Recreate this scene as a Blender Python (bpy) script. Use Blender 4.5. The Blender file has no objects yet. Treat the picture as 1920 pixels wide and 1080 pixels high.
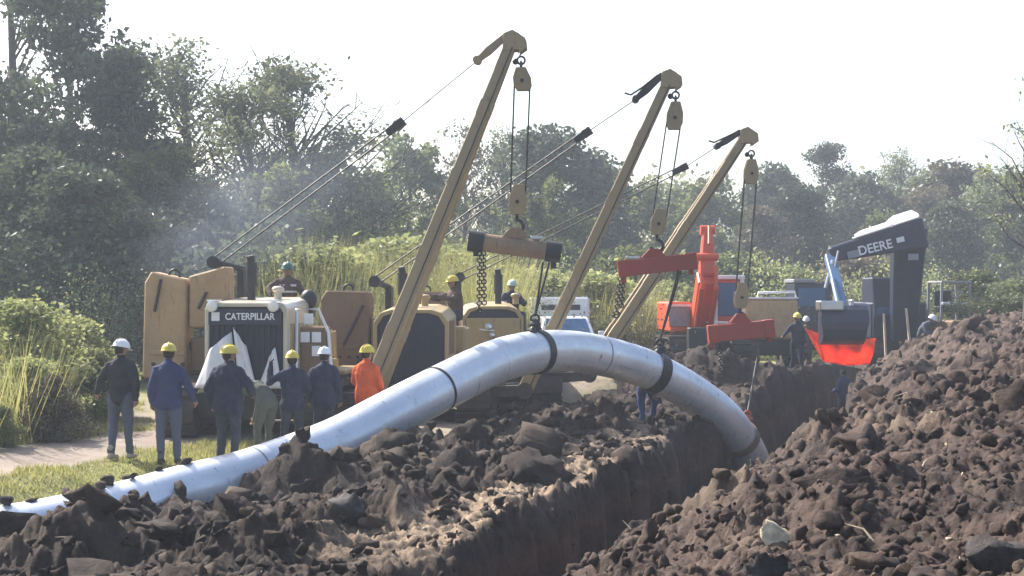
import bpy, bmesh, math, random
import numpy as np
from mathutils import Vector, Matrix, Quaternion, noise as mnoise

SC = bpy.context.scene
COL = SC.collection
R = math.radians
RNG = np.random.default_rng(7)
random.seed(11)

# ------------------------------------------------------------------ camera, sky, sun, exposure
CAM_Z = 2.4
F_PX = 2800.0
cam_data = bpy.data.cameras.new('camera')
cam = bpy.data.objects.new('camera', cam_data)
COL.objects.link(cam)
cam.location = (0, 0, CAM_Z)
cam.rotation_euler = (R(90) + math.atan(18 / F_PX), 0, 0)
cam_data.sensor_width = 36
cam_data.lens = F_PX / 1920 * 36
cam_data.clip_end = 3000
cam_data.clip_start = 0.1
SC.camera = cam

SUN_AZ, SUN_EL = R(-46), R(42)          # azimuth measured from +Y towards +X
world = bpy.data.worlds.new('World')
SC.world = world
world.use_nodes = True
wn = world.node_tree
bg = wn.nodes['Background']
sky = wn.nodes.new('ShaderNodeTexSky')
sky.sky_type = 'NISHITA'
sky.sun_disc = False
sky.sun_elevation = SUN_EL
sky.sun_rotation = SUN_AZ
sky.air_density = 1.0
sky.dust_density = 3.0
sky.ozone_density = 1.0
wn.links.new(sky.outputs[0], bg.inputs[0])
bg.inputs[1].default_value = 0.14

sun_data = bpy.data.lights.new('sun', 'SUN')
sun = bpy.data.objects.new('sun', sun_data)
COL.objects.link(sun)
SUN_DIR = Vector((math.sin(SUN_AZ) * math.cos(SUN_EL), math.cos(SUN_AZ) * math.cos(SUN_EL), math.sin(SUN_EL)))
sun.rotation_euler = SUN_DIR.to_track_quat('Z', 'Y').to_euler()
sun_data.energy = 5.0
sun_data.angle = R(0.6)
sun_data.color = (1.0, 0.95, 0.87)

SC.view_settings.view_transform = 'Standard'
SC.view_settings.look = 'None'
SC.view_settings.gamma = 1
SC.view_settings.use_curve_mapping = False
SC.view_settings.exposure = 1.1
SC.render.engine = 'CYCLES'
try:
    SC.cycles.use_denoising = True
    SC.cycles.max_bounces = 6
    SC.cycles.diffuse_bounces = 3
    SC.cycles.transparent_max_bounces = 8
    SC.cycles.volume_bounces = 0
except Exception:
    pass


# ------------------------------------------------------------------ helpers
def world_at(px, py, Y):
    """world point seen at pixel (px, py) of the 1920x1080 photograph, at depth Y metres"""
    return Vector(((px - 960) / F_PX * Y, Y, CAM_Z - (py - 558) / F_PX * Y))


def tag(o, label=None, cat=None, group=None, kind=None):
    if label: o['label'] = label
    if cat: o['category'] = cat
    if group: o['group'] = group
    if kind: o['kind'] = kind
    return o


def empty(name, loc, rz=0, label=None, cat=None, group=None):
    o = bpy.data.objects.new(name, None)
    COL.objects.link(o)
    o.location = loc
    o.rotation_euler = (0, 0, rz)
    o.empty_display_size = 0.2
    return tag(o, label, cat, group)


def link_mesh(name, me, parent=None):
    o = bpy.data.objects.new(name, me)
    COL.objects.link(o)
    if parent: o.parent = parent
    return o


def np_mesh(name, V, F, mats, attrs=None, smooth=False, mat_idx=None):
    """V (n,3), F (m,k) uniform polygons"""
    me = bpy.data.meshes.new(name)
    V = np.ascontiguousarray(V, dtype=np.float32)
    F = np.ascontiguousarray(F, dtype=np.int32)
    m, k = F.shape
    me.vertices.add(len(V))
    me.vertices.foreach_set('co', V.ravel())
    me.loops.add(m * k)
    me.loops.foreach_set('vertex_index', F.ravel())
    me.polygons.add(m)
    me.polygons.foreach_set('loop_start', np.arange(0, m * k, k, dtype=np.int32))
    me.polygons.foreach_set('loop_total', np.full(m, k, dtype=np.int32))
    if smooth: me.polygons.foreach_set('use_smooth', np.ones(m, dtype=bool))
    if mat_idx is not None: me.polygons.foreach_set('material_index', np.ascontiguousarray(mat_idx, dtype=np.int32))
    me.update(calc_edges=True)
    for mm in mats: me.materials.append(mm)
    for an, (dom, arr) in (attrs or {}).items():
        a = me.attributes.new(an, 'FLOAT', dom)
        a.data.foreach_set('value', np.ascontiguousarray(arr, dtype=np.float32))
    return me


def basis(d):
    d = Vector(d).normalized()
    u = d.cross(Vector((0, 0, 1)))
    if u.length < 1e-3: u = d.cross(Vector((0, 1, 0)))
    u.normalize()
    return u, d.cross(u).normalized() * -1


class MB:
    """collects simple shapes; build() links them as one mesh object"""
    def __init__(s):
        s.v, s.f, s.sm = [], [], []

    def add(s, vs, fs, smooth=False):
        n = len(s.v)
        s.v += [tuple(p) for p in vs]
        s.f += [tuple(i + n for i in f) for f in fs]
        s.sm += [smooth] * len(fs)
        return s

    def box(s, c, size, rot=None):
        h = [x / 2 for x in size]
        m = rot if rot is not None else Matrix.Identity(3)
        c = Vector(c)
        vs = [c + m @ Vector((sx * h[0], sy * h[1], sz * h[2])) for sx in (-1, 1) for sy in (-1, 1) for sz in (-1, 1)]
        return s.add(vs, [(0, 1, 3, 2), (4, 6, 7, 5), (0, 4, 5, 1), (2, 3, 7, 6), (0, 2, 6, 4), (1, 5, 7, 3)])

    def bb(s, a, b):
        return s.box([(a[i] + b[i]) / 2 for i in range(3)], [abs(b[i] - a[i]) for i in range(3)])

    def bar(s, p, q, w0, h0, w1=None, h1=None, side=None):
        """tapered beam of rectangular section; w along side, h along the third axis"""
        p, q = Vector(p), Vector(q)
        d = (q - p).normalized()
        if side is None: u, v = basis(d)
        else:
            u = Vector(side); u = (u - d * u.dot(d)).normalized(); v = d.cross(u)
        w1 = w0 if w1 is None else w1
        h1 = h0 if h1 is None else h1
        vs = [p + u * (a * w0 / 2) + v * (b * h0 / 2) for a, b in ((-1, -1), (1, -1), (1, 1), (-1, 1))]
        vs += [q + u * (a * w1 / 2) + v * (b * h1 / 2) for a, b in ((-1, -1), (1, -1), (1, 1), (-1, 1))]
        return s.add(vs, [(3, 2, 1, 0), (4, 5, 6, 7), (0, 1, 5, 4), (1, 2, 6, 5), (2, 3, 7, 6), (3, 0, 4, 7)])

    def path(s, pts, rad, n=10, cap=True, smooth=True):
        pts = [Vector(p) for p in pts]
        rads = rad if hasattr(rad, '__len__') else [rad] * len(pts)
        t0 = (pts[1] - pts[0]).normalized()
        u, v = basis(t0)
        vs = []
        for i, p in enumerate(pts):
            t = (pts[min(i + 1, len(pts) - 1)] - pts[max(i - 1, 0)]).normalized()
            u = (u - t * u.dot(t)).normalized()
            v = t.cross(u)
            for k in range(n):
                a = 2 * math.pi * k / n
                vs.append(p + (u * math.cos(a) + v * math.sin(a)) * rads[i])
        fs = []
        for i in range(len(pts) - 1):
            for k in range(n):
                k2 = (k + 1) % n
                fs.append((i * n + k, i * n + k2, (i + 1) * n + k2, (i + 1) * n + k))
        s.add(vs, fs, smooth)
        if cap:
            s.add(vs[:n], [tuple(range(n - 1, -1, -1))])
            s.add(vs[-n:], [tuple(range(n))])
        return s

    def tube(s, p, q, r0, r1=None, n=12, smooth=True):
        return s.path([p, q], [r0, r0 if r1 is None else r1], n, True, smooth)

    def prism(s, poly, axis, a, b):
        """poly in the two other axes, extruded along axis from a to b"""
        def mk(p, t):
            c = list(p); c.insert(axis, t); return c
        n = len(poly)
        vs = [mk(p, a) for p in poly] + [mk(p, b) for p in poly]
        fs = [tuple(range(n - 1, -1, -1)), tuple(range(n, 2 * n))]
        fs += [(i, (i + 1) % n, n + (i + 1) % n, n + i) for i in range(n)]
        return s.add(vs, fs)

    def ell(s, c, r, nu=10, nv=7, rot=None):
        c = Vector(c)
        m = rot if rot is not None else Matrix.Identity(3)
        vs = [c + m @ Vector((0, 0, r[2]))]
        for i in range(1, nv):
            ph = math.pi * i / nv
            for k in range(nu):
                a = 2 * math.pi * k / nu
                vs.append(c + m @ Vector((r[0] * math.sin(ph) * math.cos(a), r[1] * math.sin(ph) * math.sin(a), r[2] * math.cos(ph))))
        vs.append(c + m @ Vector((0, 0, -r[2])))
        fs = [(0, 1 + k, 1 + (k + 1) % nu) for k in range(nu)]
        for i in range(nv - 2):
            for k in range(nu):
                a0, a1 = 1 + i * nu + k, 1 + i * nu + (k + 1) % nu
                fs.append((a0, a0 + nu, a1 + nu, a1))
        L = len(vs) - 1
        fs += [(L, L - nu + (k + 1) % nu, L - nu + k) for k in range(nu)]
        return s.add(vs, fs, True)

    def torus(s, c, R_, r, normal=(0, 1, 0), n=20, m=8, a0=0, a1=2 * math.pi, start=(0, 0, 1)):
        c, nn = Vector(c), Vector(normal).normalized()
        st = Vector(start); st = (st - nn * st.dot(nn)).normalized()
        w = nn.cross(st)
        full = abs(a1 - a0 - 2 * math.pi) < 1e-4
        pts = [c + (st * math.cos(a0 + (a1 - a0) * i / n) + w * math.sin(a0 + (a1 - a0) * i / n)) * R_ for i in range(n + 1)]
        return s.path(pts, r, m, not full)

    def build(s, name, mat, parent=None, bevel=0, fix=True):
        me = bpy.data.meshes.new(name)
        me.from_pydata(s.v, [], s.f)
        me.polygons.foreach_set('use_smooth', s.sm)
        if fix:
            bm = bmesh.new(); bm.from_mesh(me)
            bmesh.ops.recalc_face_normals(bm, faces=bm.faces)
            if bevel:
                es = [e for e in bm.edges if len(e.link_faces) == 2 and e.calc_face_angle(0) > 0.6
                      and e.calc_length() > bevel * 2.5 and not (e.link_faces[0].smooth and e.link_faces[1].smooth)]
                try: bmesh.ops.bevel(bm, geom=es, offset=bevel, segments=1, affect='EDGES', clamp_overlap=True)
                except Exception: pass
            bm.to_mesh(me); bm.free()
        for m in (mat if isinstance(mat, (list, tuple)) else [mat]): me.materials.append(m)
        return link_mesh(name, me, parent)


# ------------------------------------------------------------------ numpy noise
def _h(ix, iy, seed):
    n = (ix.astype(np.int64) * 374761393 + iy.astype(np.int64) * 668265263 + seed * 974711) & 0xFFFFFFFF
    n = ((n ^ (n >> 13)) * 1274126177) & 0xFFFFFFFF
    n = n ^ (n >> 16)
    return (n & 0xFFFFFF) / float(0x1000000)


def vnoise(x, y, seed=0):
    ix, iy = np.floor(x), np.floor(y)
    fx, fy = x - ix, y - iy
    fx = fx * fx * fx * (fx * (fx * 6 - 15) + 10); fy = fy * fy * fy * (fy * (fy * 6 - 15) + 10)
    a, b = _h(ix, iy, seed), _h(ix + 1, iy, seed)
    c, d = _h(ix, iy + 1, seed), _h(ix + 1, iy + 1, seed)
    return (a * (1 - fx) + b * fx) * (1 - fy) + (c * (1 - fx) + d * fx) * fy * 1.0


def fbm(x, y, seed=0, octv=4, gain=0.5):
    t, a, s = 0, 1, 0
    for o in range(octv):
        t = t + a * (vnoise(x * 2 ** o, y * 2 ** o, seed + o * 17) - 0.5)
        s += a; a *= gain
    return t / s * 2


def lumps(x, y, cell, seed, keep=0.75):
    """rounded, slightly angular lumps of soil, height in units of cell"""
    gx, gy = x / cell, y / cell
    ix, iy = np.floor(gx), np.floor(gy)
    out = np.zeros_like(x)
    for dx in (-1, 0, 1):
        for dy in (-1, 0, 1):
            jx, jy = ix + dx, iy + dy
            cx, cy = jx + _h(jx, jy, seed), jy + _h(jx, jy, seed + 1)
            r = 0.35 + 0.5 * _h(jx, jy, seed + 2)
            ang = 6.28 * _h(jx, jy, seed + 3)
            st = 0.6 + 0.8 * _h(jx, jy, seed + 5)
            ddx, ddy = gx - cx, gy - cy
            u = (ddx * np.cos(ang) + ddy * np.sin(ang)) * st
            v = (-ddx * np.sin(ang) + ddy * np.cos(ang)) / st
            d = np.maximum(np.hypot(u, v), (np.abs(u) + np.abs(v)) * 0.8) / r
            amp = (_h(jx, jy, seed + 4) < keep) * (0.25 + 0.5 * _h(jx, jy, seed + 6)) * r
            tilt = (1 + 0.6 * (u * (_h(jx, jy, seed + 7) - 0.5) + v * (_h(jx, jy, seed + 8) - 0.5)) / r)
            out = np.maximum(out, amp * tilt * np.minimum(np.clip(1.9 * (1 - d), 0, 1), .82 + .18 * np.clip(1 - d, 0, 1)))
    return out * cell


# ------------------------------------------------------------------ materials
def new_mat(name):
    m = bpy.data.materials.new(name)
    m.use_nodes = True
    nt = m.node_tree
    return m, nt, nt.nodes, nt.links, nt.nodes['Principled BSDF']


def ramp(nd, stops):
    r = nd.new('ShaderNodeValToRGB')
    e = r.color_ramp.elements
    e[0].position, e[0].color = stops[0][0], (*stops[0][1], 1)
    e[1].position, e[1].color = stops[-1][0], (*stops[-1][1], 1)
    for p, c in stops[1:-1]:
        x = e.new(p); x.color = (*c, 1)
    return r


def paint(name, col, rough=0.5, metal=0.0, dirt=0.35, dirt_col=(0.16, 0.12, 0.085), scale=2.5, bump=0.15, spec=0.4, streak=1.0):
    m, nt, nd, lk, p = new_mat(name)
    tc = nd.new('ShaderNodeTexCoord')
    mp = nd.new('ShaderNodeMapping'); mp.inputs['Scale'].default_value = (1, 1, streak)
    lk.new(tc.outputs['Object'], mp.inputs[0])
    n1 = nd.new('ShaderNodeTexNoise'); n1.inputs['Scale'].default_value = scale; n1.inputs['Detail'].default_value = 8; n1.inputs['Roughness'].default_value = 0.7
    lk.new(mp.outputs[0], n1.inputs['Vector'])
    rp = ramp(nd, [(0.42, (0, 0, 0)), (0.72, (1, 1, 1))])
    lk.new(n1.outputs['Fac'], rp.inputs[0])
    mx = nd.new('ShaderNodeMix'); mx.data_type = 'RGBA'
    mx.inputs[6].default_value = (*col, 1); mx.inputs[7].default_value = (*dirt_col, 1)
    ml = nd.new('ShaderNodeMath'); ml.operation = 'MULTIPLY'; ml.inputs[1].default_value = dirt
    lk.new(rp.outputs[0], ml.inputs[0]); lk.new(ml.outputs[0], mx.inputs[0])
    n3 = nd.new('ShaderNodeTexNoise'); n3.inputs['Scale'].default_value = scale * 3.5; n3.inputs['Detail'].default_value = 9; n3.inputs['Roughness'].default_value = .78
    mp3 = nd.new('ShaderNodeMapping'); mp3.inputs['Scale'].default_value = (1.6, 1.6, .35); mp3.inputs['Location'].default_value = (3, 7, 1)
    lk.new(tc.outputs['Object'], mp3.inputs[0]); lk.new(mp3.outputs[0], n3.inputs['Vector'])
    rp3 = ramp(nd, [(0.55, (0, 0, 0)), (0.66, (1, 1, 1))]); lk.new(n3.outputs['Fac'], rp3.inputs[0])
    ml3 = nd.new('ShaderNodeMath'); ml3.operation = 'MULTIPLY'; ml3.inputs[1].default_value = min(.9, dirt * 1.1)
    lk.new(rp3.outputs[0], ml3.inputs[0])
    mx3 = nd.new('ShaderNodeMix'); mx3.data_type = 'RGBA'; mx3.inputs[7].default_value = (*[x * .45 for x in dirt_col], 1)
    lk.new(ml3.outputs[0], mx3.inputs[0]); lk.new(mx.outputs[2], mx3.inputs[6])
    lk.new(mx3.outputs[2], p.inputs['Base Color'])
    p.inputs['Roughness'].default_value = rough
    p.inputs['Metallic'].default_value = metal
    p.inputs['Specular IOR Level'].default_value = spec
    n2 = nd.new('ShaderNodeTexNoise'); n2.inputs['Scale'].default_value = scale * 9; n2.inputs['Detail'].default_value = 4
    lk.new(tc.outputs['Object'], n2.inputs['Vector'])
    b = nd.new('ShaderNodeBump'); b.inputs['Strength'].default_value = bump; b.inputs['Distance'].default_value = 0.02
    lk.new(n2.outputs['Fac'], b.inputs['Height']); lk.new(b.outputs[0], p.inputs['Normal'])
    return m


def soil_mat(name, dark, light, pale=(0.30, 0.25, 0.2), pale_amt=0.25, cover=False, lip=False, strata=False):
    m, nt, nd, lk, p = new_mat(name)
    g = nd.new('ShaderNodeNewGeometry')
    def nz(s, d=6, r=0.65):
        n = nd.new('ShaderNodeTexNoise'); n.inputs['Scale'].default_value = s; n.inputs['Detail'].default_value = d; n.inputs['Roughness'].default_value = r
        lk.new(g.outputs['Position'], n.inputs['Vector']); return n
    a, b2, c3 = nz(1.1), nz(7.0, 9, .75), nz(0.45, 3)
    rp = ramp(nd, [(0.3, dark), (0.5, tuple((x + y) / 2 for x, y in zip(dark, light))), (0.72, light)])
    lk.new(a.outputs['Fac'], rp.inputs[0])
    r2 = ramp(nd, [(0.36, (0.45, 0.45, 0.46)), (0.66, (1.55, 1.5, 1.42))])
    lk.new(b2.outputs['Fac'], r2.inputs[0])
    mu = nd.new('ShaderNodeMix'); mu.data_type = 'RGBA'; mu.blend_type = 'MULTIPLY'; mu.inputs[0].default_value = 1
    lk.new(rp.outputs[0], mu.inputs[6]); lk.new(r2.outputs[0], mu.inputs[7])
    r3 = ramp(nd, [(0.52, (0, 0, 0)), (0.68, (pale_amt,) * 3)])
    lk.new(c3.outputs['Fac'], r3.inputs[0])
    m3 = nd.new('ShaderNodeMix'); m3.data_type = 'RGBA'; m3.inputs[7].default_value = (*pale, 1)
    lk.new(r3.outputs[0], m3.inputs[0]); lk.new(mu.outputs[2], m3.inputs[6])
    out = m3.outputs[2]
    if strata:
        sp = nd.new('ShaderNodeSeparateXYZ'); lk.new(g.outputs['Position'], sp.inputs[0])
        az = nd.new('ShaderNodeMath'); az.operation = 'MULTIPLY_ADD'; az.inputs[1].default_value = .7
        lk.new(a.outputs['Fac'], az.inputs[0]); lk.new(sp.outputs['Z'], az.inputs[2])
        rs = ramp(nd, [(0.0, (.72, .70, .70)), (.30, (.85, .80, .78)), (.42, (1.25, 1.0, .86)), (.62, (1.5, 1.12, .9)), (.74, (.75, .72, .7)), (1.0, (1, 1, 1))])
        mz = nd.new('ShaderNodeMapRange'); mz.inputs[1].default_value = -1.4; mz.inputs[2].default_value = .6
        lk.new(az.outputs[0], mz.inputs[0]); lk.new(mz.outputs[0], rs.inputs[0])
        ms = nd.new('ShaderNodeMix'); ms.data_type = 'RGBA'; ms.blend_type = 'MULTIPLY'; ms.inputs[0].default_value = 1
        lk.new(out, ms.inputs[6]); lk.new(rs.outputs[0], ms.inputs[7]); out = ms.outputs[2]
    if lip:
        q = nd.new('ShaderNodeAttribute'); q.attribute_name = 'lip'
        ml = nd.new('ShaderNodeMath'); ml.operation = 'MULTIPLY'
        rl = ramp(nd, [(0.38, (0.15,) * 3), (0.6, (1,) * 3)]); lk.new(b2.outputs['Fac'], rl.inputs[0])
        lk.new(q.outputs['Fac'], ml.inputs[0]); lk.new(rl.outputs[0], ml.inputs[1])
        mm = nd.new('ShaderNodeMix'); mm.data_type = 'RGBA'; mm.inputs[7].default_value = (0.36, 0.26, 0.175, 1)
        lk.new(ml.outputs[0], mm.inputs[0]); lk.new(out, mm.inputs[6]); out = mm.outputs[2]
    if cover:
        def att(n):
            q = nd.new('ShaderNodeAttribute'); q.attribute_name = n; return q
        gs = ramp(nd, [(0.3, (0.16, 0.17, 0.05)), (0.5, (0.22, 0.22, 0.07)), (0.7, (0.30, 0.27, 0.12))])
        lk.new(b2.outputs['Fac'], gs.inputs[0])
        ps = ramp(nd, [(0.3, (0.24, 0.19, 0.15)), (0.7, (0.36, 0.29, 0.235))])
        lk.new(a.outputs['Fac'], ps.inputs[0])
        for an, src in (('path', ps), ('grass', gs)):
            q = att(an)
            mm = nd.new('ShaderNodeMix'); mm.data_type = 'RGBA'
            lk.new(q.outputs['Fac'], mm.inputs[0]); lk.new(out, mm.inputs[6]); lk.new(src.outputs[0], mm.inputs[7])
            out = mm.outputs[2]
    lk.new(out, p.inputs['Base Color'])
    p.inputs['Roughness'].default_value = 0.85
    p.inputs['Specular IOR Level'].default_value = 0.25
    f1, f2 = nz(9, 8, 0.75), nz(42, 5, 0.7)
    ad = nd.new('ShaderNodeMath'); ad.operation = 'MULTIPLY_ADD'; ad.inputs[1].default_value = 0.3
    lk.new(f2.outputs['Fac'], ad.inputs[0]); lk.new(f1.outputs['Fac'], ad.inputs[2])
    b = nd.new('ShaderNodeBump'); b.inputs['Strength'].default_value = 0.8; b.inputs['Distance'].default_value = 0.06
    lk.new(ad.outputs[0], b.inputs['Height']); lk.new(b.outputs[0], p.inputs['Normal'])
    return m


def leaf_mat(name, c0, c1, trans=0.35):
    m, nt, nd, lk, p = new_mat(name)
    nd.remove(p)
    at = nd.new('ShaderNodeAttribute'); at.attribute_name = 'rnd'
    oi = nd.new('ShaderNodeObjectInfo')
    rp = ramp(nd, [(0.0, c0), (1.0, c1)])
    lk.new(at.outputs['Fac'], rp.inputs[0])
    hs = nd.new('ShaderNodeHueSaturation')
    mr = nd.new('ShaderNodeMapRange'); mr.inputs[3].default_value = 0.75; mr.inputs[4].default_value = 1.3
    lk.new(oi.outputs['Random'], mr.inputs[0]); lk.new(mr.outputs[0], hs.inputs['Value'])
    lk.new(rp.outputs[0], hs.inputs['Color'])
    d = nd.new('ShaderNodeBsdfDiffuse'); t = nd.new('ShaderNodeBsdfTranslucent'); gl = nd.new('ShaderNodeBsdfGlossy')
    gl.inputs['Roughness'].default_value = 0.45; gl.inputs['Color'].default_value = (0.9, 0.95, 1, 1)
    for x in (d, t): lk.new(hs.outputs[0], x.inputs['Color'])
    mx = nd.new('ShaderNodeMixShader'); mx.inputs[0].default_value = trans
    lk.new(d.outputs[0], mx.inputs[1]); lk.new(t.outputs[0], mx.inputs[2])
    m2 = nd.new('ShaderNodeMixShader'); m2.inputs[0].default_value = 0.02
    lk.new(mx.outputs[0], m2.inputs[1]); lk.new(gl.outputs[0], m2.inputs[2])
    lk.new(m2.outputs[0], nd['Material Output'].inputs['Surface'])
    return m


M = {}
M['ground'] = soil_mat('ground_soil', (0.06, 0.045, 0.036), (0.13, 0.10, 0.08), cover=True)
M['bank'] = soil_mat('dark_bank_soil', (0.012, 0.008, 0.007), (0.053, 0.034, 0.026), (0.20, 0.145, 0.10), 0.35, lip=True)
M['heap'] = soil_mat('heap_soil', (0.030, 0.020, 0.0175), (0.104, 0.070, 0.057), (0.24, 0.175, 0.12), 0.55)
M['trench'] = soil_mat('trench_soil', (0.028, 0.019, 0.016), (0.085, 0.058, 0.047), (0.25, 0.2, 0.16), 0.2, strata=True)
M['stone'] = soil_mat('pale_stone', (0.34, 0.29, 0.21), (0.58, 0.5, 0.37), (0.7, 0.63, 0.5), 0.3)
M['grey_clod'] = soil_mat('grey_clod', (0.03, 0.027, 0.028), (0.085, 0.075, 0.075), (0.2, 0.18, 0.17), 0.15)
M['cat'] = paint('faded_yellow_paint', (0.38, 0.275, 0.125), 0.55, dirt=0.55, dirt_col=(0.30, 0.22, 0.13))
M['boom'] = paint('dusty_boom_paint', (0.31, 0.23, 0.12), 0.5, dirt=0.6, dirt_col=(0.25, 0.19, 0.12), scale=1.6)
M['weight'] = paint('rusty_orange_paint', (0.42, 0.275, 0.14), 0.65, dirt=0.65, dirt_col=(0.24, 0.15, 0.09), scale=1.5)
M['brown'] = paint('brown_plate_paint', (0.20, 0.125, 0.07), 0.7, dirt=0.5, dirt_col=(0.12, 0.09, 0.065), scale=2)
M['dark'] = paint('dark_steel', (0.025, 0.025, 0.028), 0.5, 0.3, dirt=0.4, dirt_col=(0.09, 0.07, 0.06))
M['track'] = paint('muddy_track_steel', (0.05, 0.042, 0.038), 0.7, 0.3, dirt=0.7, dirt_col=(0.13, 0.10, 0.08), scale=4)
M['grille'] = paint('radiator_mesh', (0.022, 0.026, 0.045), 0.6, dirt=0.3, dirt_col=(0.07, 0.06, 0.07), scale=5)
M['cable'] = paint('steel_cable', (0.03, 0.028, 0.027), 0.5, 0.4, dirt=0.3)
M['cream'] = paint('cream_paint', (0.52, 0.46, 0.36), 0.28, dirt=0.3, dirt_col=(0.4, 0.33, 0.24), spec=.6)
M['white'] = paint('white_paint', (0.78, 0.78, 0.78), 0.4, dirt=0.25, dirt_col=(0.5, 0.46, 0.4))
M['cloth'] = paint('pale_cover_cloth', (0.72, 0.70, 0.70), 0.9, dirt=0.3, dirt_col=(0.45, 0.42, 0.42), bump=0.3)
M['red'] = paint('red_beam_paint', (0.32, 0.045, 0.028), 0.5, dirt=0.45, dirt_col=(0.16, 0.06, 0.045))
M['orange'] = paint('orange_machine_paint', (0.62, 0.085, 0.03), 0.42, dirt=0.3, dirt_col=(0.3, 0.10, 0.06))
M['deere'] = paint('dark_blue_black_paint', (0.017, 0.023, 0.048), 0.4, dirt=0.3, dirt_col=(0.06, 0.06, 0.07))
M['blue_lit_arm'] = paint('blue_lit_arm_paint', (0.10, 0.19, 0.34), 0.4, dirt=0.3)  # bluish light on stick and bucket cylinder, put into the paint colour
M['steel'] = paint('bright_steel', (0.55, 0.57, 0.6), 0.3, 0.9, dirt=0.2)
M['chrome'] = paint('bright_cylinder', (0.95, 0.94, 0.92), 0.38, 0.9, dirt=0.0, bump=0)
M['beam'] = paint('rusty_beam_paint', (0.27, 0.175, 0.10), 0.5, dirt=0.6, dirt_col=(0.13, 0.09, 0.065), scale=3)
M['grey'] = paint('grey_paint', (0.25, 0.26, 0.29), 0.5, dirt=0.3)
M['glass'] = paint('cab_glass', (0.03, 0.10, 0.22), 0.08, dirt=0.1, spec=0.8, bump=0)
M['tan'] = paint('tan_paint', (0.50, 0.37, 0.17), 0.5, dirt=0.35)
M['wood'] = paint('pale_wood', (0.55, 0.47, 0.36), 0.8, dirt=0.3)
M['root'] = paint('dead_root', (0.38, 0.30, 0.21), 0.9, dirt=0.5)
M['lamp'] = paint('lamp_glass', (0.85, 0.78, 0.68), 0.12, dirt=0.05, spec=0.8, bump=0)
M['print'] = paint('white_lettering', (0.78, 0.77, 0.78), 0.6, dirt=0.25, dirt_col=(0.5, 0.5, 0.52))
M['bark'] = paint('bark', (0.075, 0.06, 0.05), 0.9, dirt=0.5, dirt_col=(0.16, 0.14, 0.12), scale=5, bump=0.5)
M['bark_pale'] = paint('pale_bark', (0.24, 0.21, 0.18), 0.9, dirt=0.5, dirt_col=(0.10, 0.09, 0.08), scale=4, bump=0.4)
M['leaf_dark'] = leaf_mat('dark_leaf', (0.036, 0.052, 0.036), (0.125, 0.15, 0.08), 0.38)
M['leaf_mid'] = leaf_mat('mid_leaf', (0.07, 0.09, 0.032), (0.22, 0.235, 0.09), 0.48)
M['leaf_grey'] = leaf_mat('grey_leaf', (0.08, 0.10, 0.05), (0.25, 0.26, 0.13), 0.45)
M['leaf_light'] = leaf_mat('light_leaf', (0.16, 0.19, 0.065), (0.38, 0.39, 0.17), 0.5)
M['leaf_dry'] = leaf_mat('dry_leaf', (0.10, 0.085, 0.055), (0.20, 0.165, 0.105), 0.35)
M['blade'] = leaf_mat('grass_blade', (0.20, 0.21, 0.06), (0.42, 0.38, 0.15), 0.4)

# the pipe's coating: pale blue-grey, with mud low on its flanks
def pipe_material():
    m, nt, nd, lk, p = new_mat('pipe_coating')
    def at(n):
        q = nd.new('ShaderNodeAttribute'); q.attribute_name = n; return q.outputs['Fac']
    def nz(sx, sa, d=8, r=.7):
        cx = nd.new('ShaderNodeCombineXYZ')
        for k, (nm, sc_) in enumerate((('along', sx), ('sn', sa), ('cs', sa))):
            ml = nd.new('ShaderNodeMath'); ml.operation = 'MULTIPLY'; ml.inputs[1].default_value = sc_
            lk.new(at(nm), ml.inputs[0]); lk.new(ml.outputs[0], cx.inputs[k])
        n = nd.new('ShaderNodeTexNoise'); n.inputs['Scale'].default_value = 1; n.inputs['Detail'].default_value = d; n.inputs['Roughness'].default_value = r
        lk.new(cx.outputs[0], n.inputs['Vector']); return n.outputs['Fac']
    def mixc(f, a, col, blend='MIX'):
        mx = nd.new('ShaderNodeMix'); mx.data_type = 'RGBA'; mx.blend_type = blend
        lk.new(f, mx.inputs[0]); lk.new(a, mx.inputs[6]); mx.inputs[7].default_value = (*col, 1); return mx.outputs[2]
    def rmp(src, lo, hi, v):
        r_ = ramp(nd, [(lo, (0, 0, 0)), (hi, (v, v, v))]); lk.new(src, r_.inputs[0]); return r_.outputs[0]
    base = ramp(nd, [(0.3, (0.54, 0.57, 0.62)), (0.5, (0.68, 0.71, 0.75)), (0.7, (0.80, 0.81, 0.83))])
    big = nz(.9, 1.3); lk.new(big, base.inputs[0])
    hoop = nz(9, .9, 6, .75)          # scuffs running round the pipe
    long_ = nz(.7, 7, 6, .7)          # smears running along it
    fine = nz(6, 3, 9, .78)           # mud spatter
    c = mixc(rmp(hoop, .60, .70, .65), base.outputs[0], (0.17, 0.17, 0.18))
    c = mixc(rmp(long_, .58, .75, .5), c, (0.25, 0.27, 0.30))
    c = mixc(rmp(fine, .60, .68, .85), c, (0.11, 0.085, 0.07))
    lk.new(c, p.inputs['Base Color'])
    p.inputs['Metallic'].default_value = 0.42
    r3 = ramp(nd, [(0.35, (0.24,) * 3), (0.68, (0.5,) * 3)])
    lk.new(fine, r3.inputs[0]); lk.new(r3.outputs[0], p.inputs['Roughness'])
    b = nd.new('ShaderNodeBump'); b.inputs['Strength'].default_value = 0.3; b.inputs['Distance'].default_value = 0.03
    lk.new(big, b.inputs['Height']); lk.new(b.outputs[0], p.inputs['Normal'])
    return m
M['pipe'] = pipe_material()

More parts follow.
